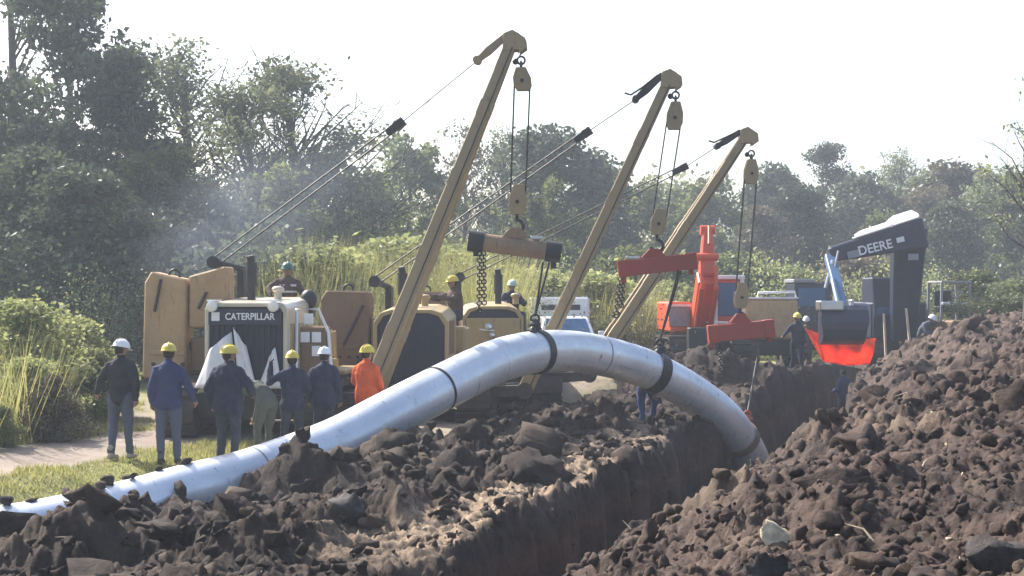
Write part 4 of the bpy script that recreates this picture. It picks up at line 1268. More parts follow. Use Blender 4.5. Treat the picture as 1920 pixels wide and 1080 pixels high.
    mb.tube((hd.x + .05, hd.y - .1, hd.z + .03), (hd.x + .05, hd.y + .1, hd.z + .03), .14, n=14)
    mb.bb((hd.x - .12, hd.y - .11, hd.z - .1), (hd.x + .12, hd.y + .11, hd.z + .12))
    rg.put(mb, 'boom_head', M['boom'], .008, bo)
    st = Vector((hd.x - .12, hd.y, hd.z + .1))
    mb = MB().bar(st, a.lerp(st, .35), .13, .12, .2, .16).bar(a.lerp(st, .38), a, .2, .16, .1, .1)
    mb.tube(a + Vector((0, -.11, 0)), a + Vector((0, .11, 0)), .075, n=10)
    rg.put(mb, 'luffing_block', M['boom'] if style == 'lettered' else M['dark'], .008, bo)
    if style != 'lettered':
        mb = MB().path([st + Vector((-.1, -.1, -.02)), st.lerp(a, .7) + Vector((-.02, -.14, .08)), a + Vector((-.1, -.14, .07)), a + Vector((-.22, -.12, .11))], .022, 6)
        rg.put(mb, 'hose', M['dark'], 0, bo)
    # luffing cable: pendant, travelling block, then the lines to the winch
    m_ = rg.L(luff_mid)
    mb = MB().tube(a, m_, .011, n=6)
    rg.put(mb, 'luffing_cable', M['cable'])
    dr = (wl - m_).normalized()
    pr = Vector((-dr.z, 0, dr.x))
    mb = MB().bar(m_, m_ + dr * .38, .22, .15, .16, .12).tube(m_ + dr * .14 + Vector((0, -.09, 0)), m_ + dr * .14 + Vector((0, .09, 0)), .085, n=12)
    rg.put(mb, 'travelling_block', M['dark'], .008)
    for k in (-1, 1):
        mb = MB().tube(m_ + dr * .3 + pr * (.06 * k), wl + pr * (.08 * k), .015, n=6)
        rg.put(mb, 'luffing_line', M['cable'])
    # load blocks, hoist lines, hook
    u1, l0, l1 = rg.L(up1), rg.L(low0), rg.L(low1)
    mb = MB().torus(u0 + Vector((0, 0, .05)), .07, .022, (0, 1, 0), 14, 6).torus(u0 + Vector((0, 0, -.04)), .07, .022, (1, 0, 0), 14, 6).ell(u0 + Vector((-.1, 0, .03)), (.06, .06, .06), 8, 6)
    rg.put(mb, 'shackle', M['dark'])
    bw = .32
    sheave_block(rg, u0 + Vector((0, 0, -.08)), u1, bw, 'upper_block', M['boom'])
    sheave_block(rg, l0, l1, bw * .98, 'hook_block', M['boom'])
    cu, cl = u0.lerp(u1, .6), l0.lerp(l1, .58)
    for k in (-1, 1):
        for dy in (-.035, .035):
            mb = MB().tube(cu + Vector((k * bw * .44, dy, 0)), cl + Vector((k * bw * .42, dy, 0)), .014, n=6)
            rg.put(mb, 'hoist_line', M['cable'])
    hook_shape(rg, l1 + Vector((0, 0, .03)), .34)
    return rg


# --- machine with the lettered radiator guard, nearest
YA = 25.6
pa = world_at(498, 558, YA + 1.35)
ra = pipelayer((pa.x, YA + 1.35, -.05), R(-5), 'pipelayer with white lettered radiator guard and big orange counterweight, nearest of three', world_at(956, 88, 26.6), world_at(697, 742, 26.4),
               world_at(977, 118, 26.75), world_at(981, 170, 26.75), world_at(973, 346, 26.9), world_at(969, 402, 26.9), world_at(895, 113, 26.5), world_at(757, 226, 26.8), world_at(402, 492, 27.2), 1, 'lettered', 1.44, 2.36)
g = MB().bb((-.66, -1.345, 1.98), (.62, -1.318, 2.26))
guard = ra.put(g, 'sign_band', M['deere'], .005)
text(None, 'CATERPILLAR', .165, (.07, -1.35, 2.12), (R(90), 0, 0), M['print'], guard, sx=.86)
ra.put(MB().bb((-.60, -1.356, 2.05), (-.46, -1.347, 2.2)), 'emblem_plate', M['print'], 0, guard)
for x in (-.57, .50):
    mb = MB().tube((x, -1.46, 2.30), (x, -1.36, 2.30), .095, .085, n=16).bb((x - .1, -1.40, 2.385), (x + .1, -1.2, 2.415))
    hl = ra.put(mb, 'headlight', M['white'])
    ra.put(MB().ell((x, -1.462, 2.30), (.085, .02, .085), 14, 6), 'lens', M['lamp'], 0, hl)
def cover_flap(name, poly, y, bulge):
    """hanging cloth, folded and with thickness"""
    mb = MB(); n = 10
    (x0, z0), (x1, z1), (xt0, zt0), (xt1, zt1) = poly
    vs = []
    for s_ in (0, .02):
        for i in range(n + 1):
            for j in range(n + 1):
                u, v = i / n, j / n
                xb, zb = x0 + (x1 - x0) * u, z0 + (z1 - z0) * u
                xt, zt = xt0 + (xt1 - xt0) * u, zt0 + (zt1 - zt0) * u
                x, z = xb + (xt - xb) * v, zb + (zt - zb) * v
                vs.append((x, y - bulge * math.sin(math.pi * u) * (1 - .6 * v) + .03 * math.sin(u * 11 + v * 3) + s_, z))
    q = (n + 1) ** 2; fs = []
    idx = lambda i, j, k: k * q + i * (n + 1) + j
    for i in range(n):
        for j in range(n):
            fs += [(idx(i, j, 0), idx(i + 1, j, 0), idx(i + 1, j + 1, 0), idx(i, j + 1, 0)), (idx(i, j, 1), idx(i, j + 1, 1), idx(i + 1, j + 1, 1), idx(i + 1, j, 1))]
    for i in range(n):
        fs += [(idx(i, 0, 0), idx(i, 0, 1), idx(i + 1, 0, 1), idx(i + 1, 0, 0)), (idx(i, n, 0), idx(i + 1, n, 0), idx(i + 1, n, 1), idx(i, n, 1)),
               (idx(0, i, 0), idx(0, i + 1, 0), idx(0, i + 1, 1), idx(0, i, 1)), (idx(n, i, 0), idx(n, i, 1), idx(n, i + 1, 1), idx(n, i + 1, 0))]
    mb.add(vs, fs, True)
    return ra.put(mb, name, M['cloth'])
cover_flap('cover_flap', ((-.88, .9), (-.12, .9), (-.62, 1.55), (-.24, 1.86)), -1.42, .15)
cover_flap('cover_flap', ((-.12, .9), (.22, .9), (-.2, 1.95), (.02, 1.62)), -1.43, .07)
cover_flap('cover_flap', ((.22, .9), (.66, .9), (.42, 1.42), (.52, 1.6)), -1.42, .08)
# side frame with pale boxes on the boom side
mb = MB().path([(.78, -.9, 1.1), (.78, -.9, 2.25), (1.15, -.85, 2.25), (1.32, -.8, 1.85), (1.38, -.8, 1.1)], .03, 8)
sf = ra.put(mb, 'side_frame', M['white'])
mb = MB().bb((.82, -.82, 1.1), (1.3, -.5, 1.95)); ra.put(mb, 'side_tank', M['brown'], .03, sf)
for x, z in ((.98, 2.08), (.92, 1.76), (1.12, 1.76), (1.12, 1.52)):
    ra.put(MB().bb((x - .08, -.86, z - .09), (x + .08, -.83, z + .09)), 'pale_plate', M['print'], .005, sf)
mb = MB().ell((.7, .4, 2.42), (.16, .16, .18)).bb((.6, .3, 2.1), (.8, .5, 2.4)); ra.put(mb, 'filter_housing', M['dark'])

# --- machine with the dark mesh grille
YB = 28.6
pb = world_at(783, 558, YB + 1.35)
rb = pipelayer((pb.x, YB + 1.35, -.05), R(-2), 'pipelayer with a rounded yellow bonnet around a dark mesh grille, behind the first boom', world_at(1250, 158, 29.2), world_at(985, 730, 29.4),
               world_at(1267, 183, 29.3), world_at(1264, 243, 29.3), world_at(1238, 392, 29.3), world_at(1232, 440, 29.3), world_at(1192, 186, 29.2), world_at(1108, 243, 29.3), world_at(703, 528, 30.2), 1, 'grilled', 1.44, 2.22)
# --- machine with the plain tan bonnet
YC = 33.0
pc_ = world_at(918, 558, YC + 1.35)
rc = pipelayer((pc_.x, YC + 1.35, -.05), R(4), 'pipelayer with a plain tan bonnet and thick exhaust, behind the first spreader beam', world_at(1394, 262, 33.6), world_at(1100, 702, 33.8),
               world_at(1409, 292, 33.7), world_at(1408, 345, 33.7), world_at(1392, 530, 33.7), world_at(1388, 578, 33.7), world_at(1345, 274, 33.6), world_at(1290, 310, 33.7), world_at(862, 520, 34.6), 1, 'plain', 1.36, 2.26)
mb = MB().bb((-.6, -1.37, .85), (.6, -1.345, 2.0)); rc.put(mb, 'front_plate', M['cat'], .01)
mb = MB().ell((-.1, -1.4, 1.8), (.09, .03, .09)).ell((-.02, -1.4, 1.62), (.07, .03, .07)).bar((-.3, -1.4, 1.75), (.02, -1.4, 1.72), .03, .03)
rc.put(mb, 'front_fitting', M['steel'])

# --- spreader beams and their slings
def spreader(a, b, r_, label, kind, hook_px, side_dark=True):
    a, b = Vector(a), Vector(b)
    c = (a + b) / 2
    rg = Rig('spreader_beam', c, 0, label, 'spreader beam', 'spreader beams hung from the hooks')
    A, B = rg.L(a), rg.L(b); d = (B - A).normalized()
    mat = M['beam'] if kind == 'tube' else M['red']
    mb = MB()
    if kind == 'tube': mb.tube(A + d * .1, B - d * .1, r_, n=20)
    else:
        mb.bar(A, B, r_ * 1.5, r_ * 2.0, side=(0, 1, 0))
    rg.put(mb, 'beam', mat, .012)
    for E, s_ in ((A, 1), (B, -1)):
        mb = MB()
        if kind == 'tube':
            mb.tube(E, E + d * (s_ * .28), r_ * 1.16, n=20)
            mb.bb((E.x + d.x * s_ * .14 - .05, E.y - .03, E.z - r_ - .12), (E.x + d.x * s_ * .14 + .05, E.y + .03, E.z - r_ * .9))
        else:
            mb.bar(E - d * s_ * .012, E + d * (s_ * .22), r_ * 1.62, r_ * 2.12, side=(0, 1, 0))
            mb.bb((E.x + d.x * s_ * .1 - .05, E.y - .03, E.z - r_ - .12), (E.x + d.x * s_ * .1 + .05, E.y + .03, E.z - r_ * .9))
        rg.put(mb, 'end_collar', M['dark'] if kind == 'tube' else M['red'], .01)
    h = rg.L(hook_px)
    mb = MB()
    base = A.lerp(B, max(.1, min(.9, (h - A).dot(d) / (B - A).length)))
    top = base + Vector((0, 0, r_ * 2.1))
    for dy in (-.07, .07):
        mb.prism([(base.x - .26, base.z + r_ * .95), (base.x - .09, top.z), (base.x + .09, top.z), (base.x + .26, base.z + r_ * .95)], 1, dy - .02, dy + .02)
    mb.tube((base.x, -.12, top.z - .08), (base.x, .12, top.z - .08), .04, n=10)
    rg.put(mb, 'lifting_lug', mat, .005)
    mb = MB().bb((base.x - .55, -.06, base.z + r_ * 1.0 - .02), (base.x - .28, .06, base.z + r_ * 1.0 + .03)); mb.bb((base.x + .28, -.06, base.z + r_ * .98 - .02), (base.x + .5, .06, base.z + r_ * .98 + .03))
    rg.put(mb, 'top_plate', M['steel'], .005)
    return rg

def pt(px, py, Y): return world_at(px, py, Y)

spreader(pt(878, 451, 26.9), pt(1052, 474, 26.9), .165, 'tan tubular spreader beam hung under the first boom', 'tube', pt(966, 462, 26.9))
spreader(pt(1160, 505, 29.3), pt(1305, 489, 29.3), .155, 'red spreader beam hung under the second boom, higher of the red ones', 'box', pt(1226, 497, 29.3))
spreader(pt(1328, 627, 33.7), pt(1450, 615, 33.7), .19, 'red spreader beam low under the third boom by the orange excavator', 'box', pt(1388, 620, 33.7))

def link_chain(mb, p, q, n, r_=.012, size=.045):
    p, q = Vector(p), Vector(q)
    d = (q - p); L = d.length; d.normalize()
    k = max(2, int(L / (size * 1.5)))
    for i in range(k):
        c = p + d * (L * (i + .5) / k)
        mb.torus(c, size, r_, (1, 0, 0) if i % 2 else (0, 1, 0), 8, 5)

def choker(px, top_l, top_r, label, red=False, band=.085):
    i = pipe_at(px)
    c = PP[i]
    rg = Rig('lifting_sling', c, 0, label, 'sling', 'slings round the pipe')
    t = (PP[i + 1] - PP[i - 1]).normalized()
    up = (Vector((0, 0, 1)) - t * t.z).normalized()
    mb = MB(); u, v = basis(t); n = 36
    prof = [(-band, PIPE_R + .004), (-band, PIPE_R + .03), (band, PIPE_R + .03), (band, PIPE_R + .004)]
    vs = [t * a + (u * math.cos(6.2832 * k / n) + v * math.sin(6.2832 * k / n)) * q for k in range(n) for a, q in prof]
    fs = [(k * 4 + j, k * 4 + (j + 1) % 4, ((k + 1) % n) * 4 + (j + 1) % 4, ((k + 1) % n) * 4 + j) for k in range(n) for j in range(4)]
    mb.add(vs, fs); rg.put(mb, 'choker_band', M['dark'] if not red else M['brown'])
    kn = up * (PIPE_R + .1)
    mb = MB().ell(kn, (.1, .09, .12)).ell(kn + t * .1 + Vector((0, 0, -.09)), (.07, .07, .1)).torus(kn + Vector((0, 0, .12)), .075, .024, (0, 1, 0), 12, 6)
    mb.ell(kn - t * .08 + Vector((0, -.14, -.12)), (.07, .08, .11)).tube(kn + Vector((-.1, -.08, 0)), kn + Vector((.1, -.08, .03)), .03, n=8)
    rg.put(mb, 'shackle', M['red'] if red else M['dark'])
    for q in (top_l, top_r):
        if q is None: continue
        mb = MB().tube(kn + Vector((0, 0, .16)), rg.L(q), .021, n=7)
        rg.put(mb, 'sling_leg', M['cable'])
    return rg

choker(1003, pt(1018, 492, 26.9), pt(1030, 492, 26.9), 'wire sling gripping the top of the pipe arch below the tan beam')
choker(1228, pt(1277, 508, 29.3), pt(1272, 508, 29.3), 'dark sling round the pipe below the higher red beam', band=.12)
choker(1385, pt(1425, 640, 33.7), None, 'brown sling with red shackle round the pipe at the trench edge', red=True, band=.09)

def loose(x, y0, y1, Y, label, dx=0, n=2):
    top = pt(x, y0, Y)
    rg = Rig('hanging_chain', top, 0, label, 'chain', 'chains hanging slack from the beams')
    for k in range(n):
        mb = MB()
        e = rg.L(pt(x + dx + (k - .5) * 10, y1 - 14 * k, Y))
        link_chain(mb, Vector(((k - .5) * .06, (k - .5) * .05, 0)), e, 10, .014, .042)
        rg.put(mb, 'chain_strand', M['cable'])
    mb = MB()
    hk = rg.L(pt(x + dx - 4, y1, Y))
    mb.torus(hk, .06, .02, (0, 1, 0), 12, 6, 0, 4.6)
    rg.put(mb, 'hook', M['dark'])
loose(903, 472, 585, 26.9, 'slack chain hanging from the tan beam end by the first boom')
loose(1166, 520, 590, 29.3, 'slack chain hanging from the free end of the higher red beam', -6)
loose(1352, 640, 690, 33.7, 'slack chain under the low red beam beside the grey rubble', 4, 1)

# --- white pickup behind the second boom
def pickup():
    Y = 41
    p = world_at(1060, 558, Y)
    rg = Rig('pickup', (p.x, Y, .1), R(4), 'white pickup with a canopy parked behind the second boom', 'pickup')
    s = 1.0
    mb = MB().prism([(-.4, .45), (-2.0, .5), (-2.05, .98), (-.75, 1.18), (-.3, 1.2), (3.0, 1.2), (3.05, .5)], 0, -.85, .85)
    rg.put(mb, 'body', M['white'], .05)
    vs = [(-.76, -.75, 1.19), (.76, -.75, 1.19), (.62, -.12, 1.76), (-.62, -.12, 1.76), (-.76, 1.2, 1.19), (.76, 1.2, 1.19), (.62, 1.05, 1.78), (-.62, 1.05, 1.78)]
    mb = MB().add(vs, [(0, 1, 2, 3), (1, 5, 6, 2), (5, 4, 7, 6), (4, 0, 3, 7), (3, 2, 6, 7), (0, 4, 5, 1)])
    rg.put(mb, 'cab', M['white'], .04)
    q = lambda a, b, c, d: [Vector(a), Vector(b), Vector(c), Vector(d)]
    mb = MB(); off = Vector((0, -.012, .006))
    w = [Vector(vs[i]) for i in (0, 1, 2, 3)]; cc = sum(w, Vector()) / 4
    mb.add([cc + (x - cc) * .86 + off for x in w], [(0, 1, 2, 3)]); rg.put(mb, 'windscreen', M['glass'])
    mb = MB().bb((-.82, 1.22, 1.2), (.82, 3.0, 2.32)); rg.put(mb, 'canopy', M['white'], .06)
    mb = MB().bb((-.55, 1.20, 1.95), (.55, 1.212, 2.1)); rg.put(mb, 'canopy_window', M['dark'])
    mb = MB().bb((-.6, -2.07, .68), (.6, -2.02, .9)); rg.put(mb, 'grille', M['dark'], .01)
    for x in (-.7, .7):
        rg.put(MB().ell((x, -2.04, .82), (.11, .05, .09)), 'headlight', M['lamp'])
        for y in (-1.3, 1.9): rg.put(MB().tube((x * 1.1 - .12, y, .32), (x * 1.1 + .12, y, .32), .34, n=18), 'wheel', M['dark'])
        rg.put(MB().box((x * 1.32, -.55, 1.3), (.16, .08, .2)), 'mirror', M['white'], .02)
    rg.put(MB().bb((-.86, -2.1, .42), (.86, -1.98, .6)), 'bumper', M['grey'], .02)
pickup()

# --- orange excavator
def orange_excavator():
    Y = 43; k = F_PX / Y
    p = world_at(1318, 558, Y)
    gz = .45
    rg = Rig('excavator', (p.x, Y + .8, gz), R(2), 'orange excavator with upright boom and white-topped cab behind the red beams', 'excavator')
    X_ = lambda px: (px - 1318) / k
    Z_ = lambda py: CAM_Z - (py - 558) / k - gz
    crawler_track(rg, -.85, .5, -1.6, 1.8, .85, shoes=18); crawler_track(rg, .95, .5, -1.6, 1.8, .85, shoes=18)
    rg.put(MB().bb((-.6, -1.0, .4), (.7, 1.2, .9)), 'undercarriage', M['dark'], .02)
    rg.put(MB().bb((X_(1276), -2.2, Z_(662)), (X_(1330), -1.72, Z_(612))), 'blade', M['dark'], .04)
    rg.put(MB().bb((X_(1255), -.8, .95), (X_(1296), 2.2, Z_(566))).bb((X_(1296), 0, .95), (X_(1395), 2.2, Z_(580))), 'engine_housing', M['orange'], .05)
    rg.put(MB().bb((X_(1252), -.83, Z_(612)), (X_(1290), -.8, Z_(576))), 'side_door', M['grey'], .01)
    rg.put(MB().bb((X_(1248), -.86, Z_(575)), (X_(1293), -.78, Z_(571))), 'handrail', M['white'], .005)
    cab = rg.put(MB().bb((X_(1338), -.9, .95), (X_(1391), .5, Z_(524))), 'cab', M['orange'], .04)
    rg.put(MB().bb((X_(1335), -.96, Z_(524) + .002), (X_(1394), .55, Z_(516))), 'cab_roof', M['white'], .02, cab)
    rg.put(MB().bb((X_(1343), -.93, Z_(592)), (X_(1386), -.905, Z_(530))), 'windscreen', M['glass'], .02, cab)
    rg.put(MB().bb((X_(1335), -.97, 1.0), (X_(1342), -.9, Z_(524))).bb((X_(1385), -.97, 1.0), (X_(1392), -.9, Z_(524))), 'cab_frame', M['white'], .005, cab)
    bo = empty('boom', (0, 0, 0)); bo.parent = rg.root
    b0, b1, b2 = Vector((X_(1312), -.6, Z_(618))), Vector((X_(1311), -2.0, Z_(520))), Vector((X_(1316), -1.6, Z_(434)))
    rg.put(MB().bar(b0, b1, .56, .5, .54, .5, side=(1, 0, 0)), 'lower_boom', M['orange'], .04, bo)
    rg.put(MB().bar(b1 + Vector((0, .05, .01)), b2, .46, .45, .28, .26, side=(1, 0, 0)), 'upper_boom', M['orange'], .04, bo)
    rg.put(MB().tube(b2 + Vector((-.2, 0, 0)), b2 + Vector((.2, 0, 0)), .14, n=14), 'boom_pin', M['orange'], 0, bo)
    rg.put(MB().tube(b1 + Vector((-.3, 0, .55)), b1 + Vector((.3, 0, .55)), .11, n=12), 'boom_pin', M['orange'], 0, bo)
    for s in (-1, 1): rg.put(MB().tube(b0 + Vector((s * .2, -.5, -.1)), b1 + Vector((s * .2, -.38, -.3)), .08, n=10).tube(b1 + Vector((s * .2, -.38, -.3)), b1 + Vector((s * .2, -.3, .3)), .045, n=8), 'lift_cylinder', M['orange'], 0, bo)
    st = rg.put(MB().bar(b2 + Vector((0, .02, .02)), b2 + Vector((-.03, -.3, -1.6)), .24, .3, .2, .22, side=(1, 0, 0)), 'stick', M['orange'], .03, bo)
    rg.put(MB().tube(b2 + Vector((0, -.3, .1)), b1 + Vector((0, -.35, .9)), .04, n=8), 'stick_cylinder', M['orange'], 0, bo)
orange_excavator()

# --- tan housing with rail
def tan_machine():
    Y = 47; k = F_PX / Y
    p = world_at(1443, 558, Y); gz = .2
    rg = Rig('crawler_machine', (p.x, Y, gz), R(0), 'tan machine housing with pale top edge and handrail left of the dark excavator', 'machine')
    Z_ = lambda py: CAM_Z - (py - 558) / k - gz
    rg.put(MB().bb((-.86, -.5, .9), (.80, 1.6, Z_(561))), 'housing', M['tan'], .06)
    rg.put(MB().bb((-.87, -.52, Z_(561)), (.81, 1.6, Z_(557))), 'top_edge', M['white'], .01)
    mb = MB().path([(-.45, -.4, Z_(560)), (-.42, -.4, Z_(549)), (.72, -.4, Z_(547)), (.76, -.4, Z_(560))], .035, 7)
    rg.put(mb, 'handrail', M['white'])
    rg.put(MB().bb((-.6, -.53, 1.0), (-.1, -.505, Z_(585))).bb((.05, -.53, 1.0), (.6, -.505, Z_(585))), 'side_door', M['tan'], .01)
    crawler_track(rg, -.75, .45, -1.2, 1.9, .8, shoes=16); crawler_track(rg, .75, .45, -1.2, 1.9, .8, shoes=16)
    rg.put(MB().bb((-.5, -.6, .4), (.5, 1.4, .9)), 'undercarriage', M['dark'])
tan_machine()

# --- dark excavator with lettered boom, bucket over the trench
def dark_excavator():
    Y = 46.5; k = F_PX / Y
    p = world_at(1690, 558, Y + 2); gz = .1
    rg = Rig('excavator', (p.x, Y + 2.5, gz), 0, 'dark excavator with lettered high boom and bucket over the far trench', 'excavator')
    W = lambda px, py, dy=0: rg.L(world_at(px, py, Y + dy))
    crawler_track(rg, -1.0, .55, -1.5, 2.2, .9, shoes=18); crawler_track(rg, 1.0, .55, -1.5, 2.2, .9, shoes=18)
    rg.put(MB().bb((-.75, -1, .4), (.75, 1.5, .95)), 'undercarriage', M['dark'])
    rg.put(MB().bb((-1.1, -1.0, .98), (.7, 2.4, 2.15)), 'house', M['deere'], .06)
    cab = rg.put(MB().prism([(-1.1, .98), (-1.15, 1.7), (-.8, 2.95), (.5, 2.95), (.55, .98)], 0, -1.05, -.05), 'cab', M['deere'], .04)
    rg.put(MB().bb((-.95, -1.13, 1.75), (-.15, -1.10, 2.0)), 'front_window', M['glass'], 0, cab)
    bo = empty('boom', (0, 0, 0)); bo.parent = rg.root
    s_white = M['white']
    e0, e1, e2 = W(1692, 640, 1.2), W(1704, 440, .3), W(1556, 478, 0)
    e3 = W(1733, 436, 0)
    rg.put(MB().bar(e0, e1 + (e1 - e0).normalized() * .25, .75, .5, 1.05, .6, side=(1, 0, 0)), 'lower_boom', M['deere'], .05, bo)
    d = (e2 - e3).normalized()
    up_ = rg.put(MB().bar(e3, e2, .5, .95, .42, .46, side=(0, 1, 0)), 'upper_boom', M['deere'], .05, bo)
    # white plate added along the top edge to imitate sun glint
    nrm = Vector((-d.z, 0, d.x)); nrm = nrm if nrm.z > 0 else -nrm
    s0, s1, s2 = W(1720, 406, 0), W(1660, 424, 0), W(1600, 445, 0)
    rg.put(MB().bar(s0 - nrm * .02, s2 - nrm * .02, .46, .04, .4, .04, side=(0, 1, 0)), 'top_plate', M['white'], .008, bo)
    # added translucent strip, backlit to stand in for sun glint on the boom
    mt, nt, nd, lk, p = new_mat('white_glint_strip'); nd.remove(p)
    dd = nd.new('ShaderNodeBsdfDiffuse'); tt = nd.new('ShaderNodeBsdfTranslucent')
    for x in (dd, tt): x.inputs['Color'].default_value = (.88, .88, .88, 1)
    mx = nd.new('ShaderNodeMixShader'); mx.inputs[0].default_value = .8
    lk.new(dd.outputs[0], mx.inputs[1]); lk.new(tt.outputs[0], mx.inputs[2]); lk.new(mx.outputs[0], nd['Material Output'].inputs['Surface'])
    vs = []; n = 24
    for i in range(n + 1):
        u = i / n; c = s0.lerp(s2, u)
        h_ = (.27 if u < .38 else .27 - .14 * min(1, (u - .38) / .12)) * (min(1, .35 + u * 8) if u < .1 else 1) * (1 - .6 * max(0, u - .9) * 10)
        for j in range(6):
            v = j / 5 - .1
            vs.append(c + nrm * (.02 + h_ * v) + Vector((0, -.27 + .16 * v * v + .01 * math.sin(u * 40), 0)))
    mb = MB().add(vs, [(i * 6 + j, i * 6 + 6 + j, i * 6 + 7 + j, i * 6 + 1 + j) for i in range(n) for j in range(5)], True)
    rg.put(mb, 'boom_glint_strip', mt, 0, bo)
    rot = Matrix((( -d.x, 0, nrm.x * 0 + -d.z * 0), (0, 1, 0), (0, 0, 1)))
    ang = math.atan2(-d.z, -d.x)
    ctr = W(1646, 459, 0) + Vector((0, -.32, 0)); 
    face_y = min(e3.y, e2.y) - .27
    def on(px, py): q = W(px, py, 0); t_ = (face_y - .02); return Vector((q.x * 1, t_, q.z))
    text(None, 'DEERE', .40, on(1637, 465), (R(90), -ang, 0), M['print'], up_, sx=.95)
    dv = Vector((math.cos(ang), 0, math.sin(ang)))
    for px, py, L, h in ((1596, 477, .36, .22), (1684, 450, .24, .16)):
        c = on(px, py)
        rg.put(MB().bar(c - dv * L / 2, c + dv * L / 2, .02, h, side=(0, 1, 0)), 'emblem_plate', M['grey'] if px < 1650 else M['print'], 0, up_)
    rg.put(MB().box(W(1711, 482, -.1) + Vector((0, -.1, 0)), (.32, .03, .2)), 'number_plate', M['grey'], 0, bo)
    # stick and cylinders down to the bucket
    f0, f1 = W(1556, 480, 0), W(1584, 592, -1.9)
    rg.put(MB().bar(f0, f1, .26, .34, .2, .26, side=(0, 1, 0)), 'stick', M['blue_lit_arm'], .03, bo)
    rg.put(MB().tube(W(1548, 540, -.4), W(1562, 488, -.4), .06, n=10).tube(W(1562, 515, -.5), W(1572, 470, -.5), .035, n=8), 'stick_cylinder', M['steel'], 0, bo)
    rg.put(MB().tube(W(1574, 578, -1.9), W(1562, 525, -.9), .09, n=10), 'bucket_cylinder', M['blue_lit_arm'], 0, bo)
    # bucket: curved shell with end plates, back towards us
    c0 = W(1577, 607, -2.35)
    hw = 46 / k * .92
    prof = []
    for q in range(11):
        a = R(100) + R(190) * q / 10
        prof.append((math.cos(a) * .62, math.sin(a) * .62))
    n = len(prof)
    mb = MB()
    inn = [(y * .9, z * .9) for y, z in prof]
    vs = []
    for x in (-hw, hw): vs += [(c0.x + x * (1 - .1 * (z < 0)), c0.y + y, c0.z + z) for y, z in prof] + [(c0.x + x * (1 - .1 * (z < 0)), c0.y + y, c0.z + z) for y, z in inn]
    fs = []
    for i in range(n - 1): fs += [(i, i + 1, 2 * n + i + 1, 2 * n + i), (n + i, 3 * n + i, 3 * n + i + 1, n + i + 1)]
    fs += [tuple(range(n)), tuple(2 * n + i for i in range(n))]
    fs += [(0, 2 * n, 3 * n, n), (n - 1, 2 * n - 1, 4 * n - 1, 3 * n - 1)]
    mb.add(vs, fs)
    bk = rg.put(mb, 'bucket', M['deere'], .01, bo)
    rg.put(MB().bb((c0.x - .75, c0.y - .62, c0.z + .40), (c0.x - .05, c0.y + .05, c0.z + .68)).bb((c0.x + .22, c0.y - .3, c0.z + .45), (c0.x + .32, c0.y + .05, c0.z + .72)), 'bucket_bracket', M['steel'], .03, bk)
dark_excavator()

# --- orange sheet hung below the bucket
def orange_sheet():
    Y = 44.6
    m, nt, nd, lk, p = new_mat('orange_sheeting')
    nd.remove(p)
    dd = nd.new('ShaderNodeBsdfDiffuse'); tt = nd.new('ShaderNodeBsdfTranslucent')
    tc = nd.new('ShaderNodeTexCoord'); nz_ = nd.new('ShaderNodeTexNoise'); nz_.inputs['Scale'].default_value = 3; lk.new(tc.outputs['Object'], nz_.inputs['Vector'])
    rp = ramp(nd, [(.35, (.85, .14, .05)), (.65, (.95, .21, .09))]); lk.new(nz_.outputs['Fac'], rp.inputs[0])
    for x in (dd, tt): lk.new(rp.outputs[0], x.inputs['Color'])
    mx = nd.new('ShaderNodeMixShader'); mx.inputs[0].default_value = .75
    lk.new(dd.outputs[0], mx.inputs[1]); lk.new(tt.outputs[0], mx.inputs[2]); lk.new(mx.outputs[0], nd['Material Output'].inputs['Surface'])
    TL, TM, TR = world_at(1511, 616, Y), world_at(1575, 640, Y - .1), world_at(1641, 634, Y)
    BL, BM, BR = world_at(1543, 676, Y), world_at(1588, 684, Y - .1), world_at(1630, 681, Y)
    o0 = (TL + BR) / 2
    mb = MB(); n, mm = 16, 6; vs = []
    for s_ in (0, .012):
        for i in range(n + 1):
            u = i / n
            def q3(a, b, c): return a.lerp(b, u * 2) if u < .5 else b.lerp(c, u * 2 - 1)
            t_, b_ = q3(TL, TM, TR), q3(BL, BM, BR)
            for j in range(mm + 1):
                v = j / mm
                P_ = t_.lerp(b_, v) + Vector((0, -.22 * math.sin(math.pi * v) - .05 * math.sin(u * 19) + s_, 0))
                vs.append(P_ - o0)
    w = mm + 1; q = (n + 1) * w; fs = []
    for i in range(n):
        for j in range(mm):
            a = i * w + j
            fs += [(a, a + w, a + w + 1, a + 1), (q + a, q + a + 1, q + a + w + 1, q + a + w)]
    mb.add(vs, fs, True)
    o = mb.build('tarpaulin', m, None, fix=False); o.location = o0
    tag(o, 'bright orange-red sheet hanging below the dark excavator bucket', 'tarpaulin')
    rim = MB().path([BL - o0, BM - o0 + Vector((0, 0, 0)), BR - o0], .03, 6).path([TL - o0, BL - o0], .02, 6).path([TR - o0, BR - o0], .02, 6)
    rim.build('rope_hem', m, o)
orange_sheet()

# --- dark equipment cabin left of the bucket
def equipment_cabin():
    Y = 54; k = F_PX / Y
    p = world_at(1522, 558, Y)
    rg = Rig('equipment_cabin', (p.x, Y, .1), 0, 'dark blue-grey equipment cabin with a pale roof edge left of the bucket', 'cabin')
    Z_ = lambda py: CAM_Z - (py - 558) / k - .1
    rg.put(MB().bb((-.62, 0, .4), (.75, 1.8, Z_(530))), 'body', M['deere'], .05)
    rg.put(MB().bb((-.66, -.06, Z_(530)), (.1, 1.85, Z_(523))), 'roof', M['grey'], .02)
    rg.put(MB().bb((-.5, -.03, Z_(575)), (.5, -.005, Z_(540))), 'window', M['glass'], .01)
    for x in (-.5, .6): rg.put(MB().tube((x - .1, .4, .35), (x + .1, .4, .35), .38, n=16), 'wheel', M['dark'])
equipment_cabin()

